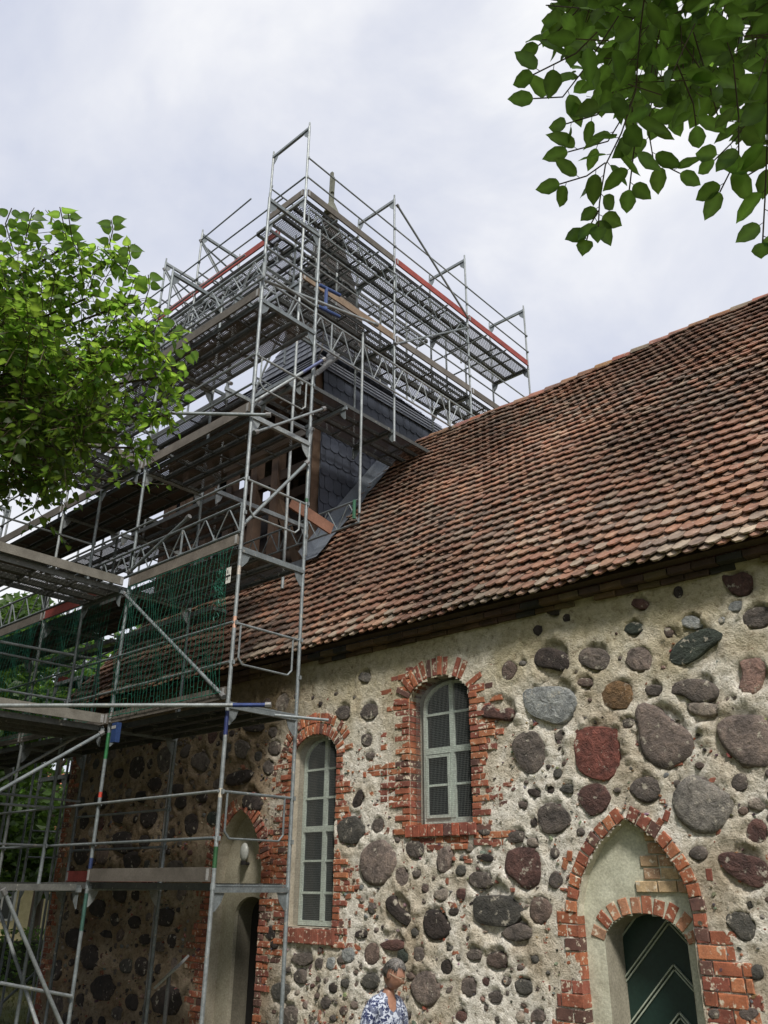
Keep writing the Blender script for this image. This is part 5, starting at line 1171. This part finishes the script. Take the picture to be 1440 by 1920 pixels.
    n0 = len(me.vertices); allv = [tuple(v.co) for v in me.vertices]+[tuple(v) for v in vs]; allf = [tuple(p.vertices) for p in me.polygons]+[tuple(n0+i for i in f) for f in fs]
    bm_ = bpy.data.meshes.new('body'); bm_.from_pydata(allv, [], allf); bm_.update(); bm_.polygons.foreach_set('use_smooth', [True]*len(bm_.polygons)); bm_.materials.append(M['skin']); link('body', bm_, root)
    # hair: short, grey, swept forward
    rr = random.Random(2); mb = MB()
    for j in range(18):
        for i in range(nU):
            th, ph = math.pi*j/nV, 2*math.pi*i/nU; f = math.cos(ph)
            lim = 17 if f < -.2 else (12 if f < .35 else 8.5)
            k = .012+.010*math.sin(i*1.9+j)*.4 if j < lim-1 else .002
            v = head_r(th, ph); v = v*(1+k/.10); v.x += -.002; mb.v.append(tuple(hp(v))); g_ = rr.uniform(.5, 1.4)*(.45 if j > 8 else 1); mb.c.append((.12*g_, .105*g_, .09*g_))
    for j in range(17):
        for i in range(nU):
            f = math.cos(2*math.pi*(i+.5)/nU); lim = 17 if f < -.3 else (10 if f < .45 else 7)
            if j < lim: mb.f.append((j*nU+i, j*nU+(i+1) % nU, (j+1)*nU+(i+1) % nU, (j+1)*nU+i))
    for k in range(900):    # strands
        j, i = rr.uniform(0, 10), rr.uniform(0, nU); th, ph = math.pi*j/nV, 2*math.pi*i/nU
        if math.cos(ph) > .45 and j > 7: continue
        a = head_r(th, ph)*1.13; b = head_r(min(th+.28, 1.75), ph*1.0)*1.15; g_ = rr.uniform(.06, .34)*(.5 if j > 6 else 1); mb.tube(hp(a), hp(b), .0016, 3, col=(g_, g_*.95, g_*.9))
    tinted('hair_strands', 20, 60, (.5, .5, .5), (1.4, 1.4, 1.4), .7, .5, .3, .002); mb.build('hair', M['hair_strands'], root, True)
    mb = MB(); mb.col = (.45, .40, .30)       # glasses
    for sg in (1, -1):
        c = Vector((.104, .032*sg, .012)); pts = [hp(c+Vector((-.004*abs(math.cos(t)), .022*math.cos(t), .016*math.sin(t)))) for t in [2*math.pi*i/12 for i in range(13)]]
        mb.path(pts, .0016, 5); mb.path([hp(Vector((.098, .054*sg, .016))), hp(Vector((.05, .079*sg, .014))), hp(Vector((-.012, .083*sg, .012)))], .0020, 5)
    mb.path([hp(Vector((.110, .010, .016))), hp(Vector((.110, -.010, .016)))], .0016, 5); mb.build('glasses', M['paint'], root)
    # shirt and trousers
    V = [(P(-.08, 0, .86), .175), (P(-.06, 0, 1.02), .165, .15), (P(-.05, 0, 1.18), .17, .15), (P(-.045, 0, 1.30), .145, .12), (P(-.025, 0, 1.40), .070), (P(-.012, 0, 1.425), .062)]
    E = [(0, 1), (1, 2), (2, 3), (3, 4), (4, 5)]
    for sg in (1, -1):
        b = len(V); V += [(P(-.05, .13*sg, 1.325), .078), (P(-.05, .19*sg, 1.27), .072), (P(-.07, .225*sg, 1.05), .064), (P(-.02+.03*sg, .222*sg, .95), .058)]; E += [(3, b), (b, b+1), (b+1, b+2), (b+2, b+3)]
    me = skin(V, E, 0); me.polygons.foreach_set('use_smooth', [True]*len(me.polygons)); me.materials.clear(); me.materials.append(M['shirt']); sh = link('shirt', me, root)
    mb = MB(); n = 18; vs = []
    for j, (rad_, u, o_) in enumerate(((.060, 1.435, -.0), (.074, 1.405, 0), (.088, 1.375, 0))):
        for i in range(n):
            a = R(35)+(2*math.pi-R(70))*i/(n-1); vs.append(P(-.022+rad_*math.cos(a), rad_*math.sin(a)*1.05, u+.012*math.cos(a)*(-1)))
    mb.add(vs, [(j*n+i, j*n+i+1, (j+1)*n+i+1, (j+1)*n+i) for j in range(2) for i in range(n-1)]); mb.build('collar', M['shirt'], root, True)
    V = [(P(-.08, 0, .88), .17, .15)]; E = []
    for sg in (1, -1): f = .14*sg; b = len(V); V += [(P(-.06, .09*sg, .80), .115), (P(f*.4, .095*sg, .48), .085), (P(f-.05, .09*sg, .10), .075)]; E += [(0, b), (b, b+1), (b+1, b+2)]
    me = skin(V, E, 0); me.polygons.foreach_set('use_smooth', [True]*len(me.polygons)); me.materials.clear(); me.materials.append(M['trousers']); link('trousers', me, root)
    for sg in (1, -1):
        f = .14*sg; me = skin([(P(f-.06, .09*sg, .045), .045), (P(f+.04, .095*sg, .04), .045), (P(f+.14, .10*sg, .03), .034)], [(0, 1), (1, 2)], 0); me.materials.clear(); me.materials.append(M['shoe']); link('shoe', me, root)
person()

# ================================================================== FOREGROUND FOLIAGE
def leaf_geo(base, d, nrm, L, Wd, kind, rr):
    d = d.normalized(); side = d.cross(nrm).normalized(); n = side.cross(d)
    prof = ((0, 0), (.05, .38), (.15, .74), (.30, .97), (.46, 1.0), (.62, .88), (.77, .64), (.90, .32), (1.02, 0)) if kind == 'elm' else ((.0, .0), (-.05, .45), (.05, .86), (.22, 1.02), (.42, .96), (.62, .72), (.80, .36), (.92, .13), (1.08, 0))
    curl = rr.uniform(-.22, .30); fold = rr.uniform(.05, .45); vs = []; m = len(prof)
    for t, w in prof: vs.append(base + d*L*t + n*(-curl*L*t*t))
    for sg in (1, -1):
        for t, w in prof[1:-1]: vs.append(base + d*L*t + side*sg*w*Wd/2*(1+(.06 if sg > 0 else -.02)+(.05 if int(t*20) % 2 else -.04)) + n*(fold*w*Wd/2 - curl*L*t*t + .02*L*math.sin(t*9+sg)))
    fs = []; k = m-2
    for s_ in range(2):
        o = m + s_*k
        q = [(0, 1, o), (m-1, o+k-1, m-2)] + [(i, i+1, o+i, o+i-1) for i in range(1, m-2)]
        fs += q if s_ == 0 else [f[::-1] for f in q]
    return vs, fs
class Foliage:
    def __init__(s, root, mat, kind): s.root, s.mat, s.kind, s.l, s.tw = root, mat, kind, [], MB(); s.tw.col = (.07, .05, .03)
    def leaf(s, p, d, nrm, L, Wd, rr, c):
        vs, fs = leaf_geo(p, d, nrm, L, Wd, s.kind, rr); mr_ = 9; c = [tuple(v*(1.5 if i < mr_ else (.78 if i % 2 else 1.0)) for v in c) for i in range(len(vs))]; q = p.dot(Fv); x, y = 720+CF*p.dot(Rv)/q, 960-CF*p.dot(Uv)/q
        s.l.append((L/q if (0 < x < 1440 and 0 < y < 1920) else 0, vs, fs, c))
    def finish(s):
        s.l.sort(key=lambda t: -t[0]); st = MB()
        for i, (a, vs, fs, c) in enumerate(s.l):
            if i < 300: mb = MB(); mb.add(vs, fs, c); mb.build('leaf', M[s.mat], s.root, True)
            else: st.add(vs, fs, c)
        st.build('leaves', M[s.mat], s.root, True, kind='stuff'); s.tw.build('twigs', M['wood'], s.root, kind='stuff')
def pt(x, y, dist): return ray(x, y).normalized()*dist
# hornbeam-like branch, upper right
rr = random.Random(21)
et = thing('broadleaf_tree', 'tree whose serrated leafy branch hangs into the upper right of the view', 'tree', (3.0, 1.2, G+.5))
mb = MB(); mb.col = (.09, .075, .06); mb.tube((3.0, 1.2, G-.2), (2.9, 1.3, 2.6), .19, 12, r2=.14); mb.tube((2.9, 1.3, 2.6), (2.4, 1.6, 5.5), .14, 10, r2=.07); mb.build('trunk', M['wood'], et)
mb = MB(); mb.col = (.07, .055, .045); mb.path([(2.9, 1.35, 2.5), (1.9, 1.6, 2.95), (.9, 1.9, 3.05), (.1, 2.1, 2.9)], .035, 8); mb.build('limb', M['wood'], et)
EF = Foliage(et, 'elm_leaf', 'elm')
TWG = [[(1210, -20), (1200, 60), (1192, 170), (1165, 250), (1135, 310), (1124, 380), (1122, 425)], [(1160, 30), (1095, 130), (1055, 182), (1000, 185)], [(1165, 150), (1120, 215), (1062, 232)], [(1185, 190), (1140, 265), (1065, 285)],
       [(1230, 130), (1215, 240), (1225, 300), (1275, 325)], [(1270, 120), (1300, 195), (1305, 235)], [(1375, 120), (1385, 220), (1385, 290), (1350, 360)], [(1440, 130), (1438, 280), (1434, 380), (1430, 455)], [(1100, 0), (1050, 55), (1010, 85)],
       [(1135, 305), (1100, 330), (1050, 345)], [(1120, 60), (1080, 100), (1000, 140)], [(1185, 200), (1190, 270), (1180, 355)], [(1300, 60), (1330, 160), (1345, 215)], [(1420, 200), (1380, 260), (1340, 300)], [(1470, 200), (1450, 300), (1400, 330)], [(1122, 395), (1108, 420), (1100, 450)]]
for tw in TWG:
    D = rr.uniform(2.45, 2.95); P_ = [pt(x, y, D+.12*i*rr.uniform(-.3, .5)) for i, (x, y) in enumerate(tw)]
    for a, b in zip(P_, P_[1:]): EF.tw.tube(a, b, .0022, 5)
    sg = 1
    for a, b in zip(P_, P_[1:]):
        n = max(1, int((b-a).length/.045))
        for i in range(n):
            p = a.lerp(b, (i+.5)/n); ax = (b-a).normalized(); view = p.normalized(); sd = ax.cross(view).normalized()*sg; sg = -sg
            d = (ax*.55 + sd*rr.uniform(.6, 1.0) + Vector((0, 0, -.25)) + view*rr.uniform(-.5, .5)).normalized(); nr = (view*-1 + Vector((rr.uniform(-.6, .6), rr.uniform(-.6, .6), rr.uniform(.0, .9)))).normalized()
            t = rr.uniform(.65, 1.25); EF.tw.tube(p, p+d*.012, .0012, 3); EF.leaf(p+d*.012, d, nr, rr.uniform(.060, .102), rr.uniform(.034, .056), rr, (t, t*rr.uniform(.92, 1.05), t*.8))
    p = P_[-1]; ax = (P_[-1]-P_[-2]).normalized(); EF.leaf(p, ax, -p.normalized()+Vector((0, 0, .3)), .08, .046, rr, (1, 1, .9))
region = [(1040, -60), (1500, -60), (1500, 240), (1400, 250), (1330, 190), (1260, 240), (1170, 215), (1110, 170), (1060, 120), (1030, 40)]
k = 0
while k < 2300:  # deeper leaves reach above the view, added to shade the branch
    x, y = rr.uniform(1020, 1700), rr.uniform(-500, 260)
    if not inpoly([x], [y], region)[0] and y > -60: continue
    k += 1; D = rr.uniform(2.5, 4.0) if k < 900 else rr.uniform(3.6, 5.2); p = pt(x, y, D); d = Vector((rr.uniform(-1, 1), rr.uniform(-1, 1), rr.uniform(-.9, .2))); t = rr.uniform(.55, 1.2)
    EF.leaf(p, d, Vector((rr.uniform(-.7, .7), rr.uniform(-.7, .7), 1)), rr.uniform(.055, .09)*(D/3 if D > 3 else 1), rr.uniform(.036, .05)*(D/3 if D > 3 else 1), rr, (t, t, t*.8))
    if k % 4 == 0: EF.tw.tube(p, p-d.normalized()*rr.uniform(.08, .2), .0018, 4)
cb = MB(); pts = []  # unseen leaf balls added overhead to block sun and sky from the branch
for i in range(5200): v = Vector((rr.gauss(0, 1), rr.gauss(0, 1), rr.gauss(0, 1))).normalized()*2.1*(rr.random()**.4); pts.append((1.5+v.x*1.15, .3+v.y, 5.1+v.z*.8))
for i in range(4200): v = Vector((rr.gauss(0, 1), rr.gauss(0, 1), rr.gauss(0, 1))).normalized()*1.25*(rr.random()**.4); pts.append((-.3+v.x, 1.15+v.y, 4.75+v.z*.75))
leaf_quads(cb, pts, .085, rr, .9); cb.build('crown', M['elm_leaf'], et, kind='stuff')
EF.finish()
# lime tree, left
rr = random.Random(33)
lt = thing('lime_tree', 'leafy lime tree crown with pale flower bracts filling the left edge before the scaffold', 'tree', (-6.6, .6, G))
mb = MB(); mb.col = (.08, .065, .05); mb.tube((-6.6, .6, G-.1), (-6.5, .7, 1.6), .26, 12, r2=.20); mb.tube((-6.5, .7, 1.6), (-6.2, 1.0, 6.0), .20, 10, r2=.07); mb.build('trunk', M['wood'], lt)
LF = Foliage(lt, 'lime_leaf', 'lime')
BL = [(25, 520, 80, 5.3), (110, 470, 55, 5.2), (205, 485, 42, 5.2), (160, 560, 70, 5.1), (60, 640, 100, 5.0), (235, 570, 42, 5.0), (285, 640, 45, 4.9), (315, 705, 40, 4.8), (318, 780, 32, 4.8), (200, 680, 80, 4.9), (265, 775, 50, 4.8), (60, 790, 110, 4.9),
      (160, 800, 70, 4.8), (235, 640, 60, 4.9), (25, 890, 60, 4.9), (95, 890, 45, 4.8), (250, 840, 34, 4.8), (110, 700, 95, 5.6), (50, 760, 120, 5.8), (-100, 600, 150, 5.3), (-120, 850, 150, 5.2), (-200, 450, 150, 5.6), (-260, 700, 220, 5.8), (130, 800, 80, 5.7),
      (10, 700, 120, 6.3), (90, 850, 90, 6.2), (-60, 780, 160, 6.6), (20, 600, 90, 6.2), (170, 740, 60, 6.0)]
limbs = MB(); limbs.col = (.06, .045, .035)
for (x, y, r, D) in BL:
    rm = r*D/CF; c = pt(x, y, D)
    limbs.path([Vector((-6.4, .8, 2.2)), Vector((-6.4, .8, 2.2)).lerp(c, .5)+Vector((0, 0, .25)), c], .007, 5)
    dark = .55 if D > 5.5 or (y > 720 and x < 190) else (1.1 if x > 180 else .9)  # leaf tint carries crown shade: darker in depth and lower left, lighter right
    for k in range(int(6 + (r/9)**1.5*(1.0 if D < 5.5 else 1.3))):       # shoots with alternate leaves
        v = Vector((rr.gauss(0, 1), rr.gauss(0, 1), rr.gauss(0, .9)+.15)).normalized(); L = rm*rr.uniform(.6, 1.35); a0 = c + Vector((rr.gauss(0, 1), rr.gauss(0, 1), rr.gauss(0, 1)))*rm*.28
        b0 = a0+v*L*.55; c0 = b0 + (v+Vector((0, 0, rr.uniform(-.5, .25)))).normalized()*L*.45; LF.tw.path([a0, b0, c0], .0022, 4); sg = 1; n = max(4, int(L/.036))
        for i in range(n):
            f = (i+.7)/n; p = a0.lerp(b0, f/.55) if f < .55 else b0.lerp(c0, (f-.55)/.45); sd = v.cross(Vector((rr.uniform(-.4, .4), rr.uniform(-.4, .4), 1))).normalized()*sg; sg = -sg
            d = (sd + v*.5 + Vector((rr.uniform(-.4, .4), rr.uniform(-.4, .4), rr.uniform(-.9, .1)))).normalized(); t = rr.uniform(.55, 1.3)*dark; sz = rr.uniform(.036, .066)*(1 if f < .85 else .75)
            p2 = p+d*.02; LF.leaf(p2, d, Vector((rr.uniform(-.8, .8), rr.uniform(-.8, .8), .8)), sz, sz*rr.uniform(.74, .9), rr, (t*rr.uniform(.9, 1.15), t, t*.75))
            if rr.random() < .13 and x > 90:
                vs, fs = leaf_geo(p2, Vector((rr.uniform(-.5, .5), rr.uniform(-.5, .5), -.8)), Vector((rr.uniform(-1, 1), rr.uniform(-1, 1), .3)), rr.uniform(.05, .075), .012, 'elm', rr); LF.l.append((0, vs, fs, (2.6, 2.1, 1.6)))
limbs.build('limb', M['wood'], lt)
SH = [[(25, 470), (10, 420), (22, 390)], [(125, 450), (118, 415), (112, 388)], [(205, 460), (212, 430), (208, 412)], [(150, 480), (135, 450), (128, 400)], [(230, 520), (245, 485), (240, 460)], [(265, 590), (280, 540), (278, 515)], [(45, 460), (55, 420), (60, 400)], [(320, 690), (350, 665), (362, 655)], [(300, 640), (320, 620), (330, 610)]]
for tw in SH:
    P_ = [pt(x, y, 5.0) for x, y in tw]; sg = 1
    for a, b in zip(P_, P_[1:]):
        LF.tw.tube(a, b, .003, 5)
        for i in range(3):
            p = a.lerp(b, (i+.5)/3); sd = (b-a).normalized().cross(p.normalized())*sg; sg = -sg; t = rr.uniform(.8, 1.2)
            LF.leaf(p+sd*.01, (sd+Vector((rr.uniform(-.3, .3), rr.uniform(-.3, .3), rr.uniform(-.5, .5)))), -p.normalized()+Vector((rr.uniform(-.8, .8), rr.uniform(-.8, .8), rr.uniform(-.3, .8))), rr.uniform(.055, .08), rr.uniform(.045, .06), rr, (t, t, t*.85))
cb = MB(); pts = []  # unseen leaf ball added to shade the left of the lime
for i in range(4200): v = Vector((rr.gauss(0, 1), rr.gauss(0, 1), rr.gauss(0, 1))).normalized()*1.9*(rr.random()**.4); pts.append((-4.6+v.x, -1.2+v.y, 5.2+v.z*.8))
leaf_quads(cb, pts, .085, rr, .9); cb.build('crown', M['lime_leaf'], lt, kind='stuff')
LF.finish()
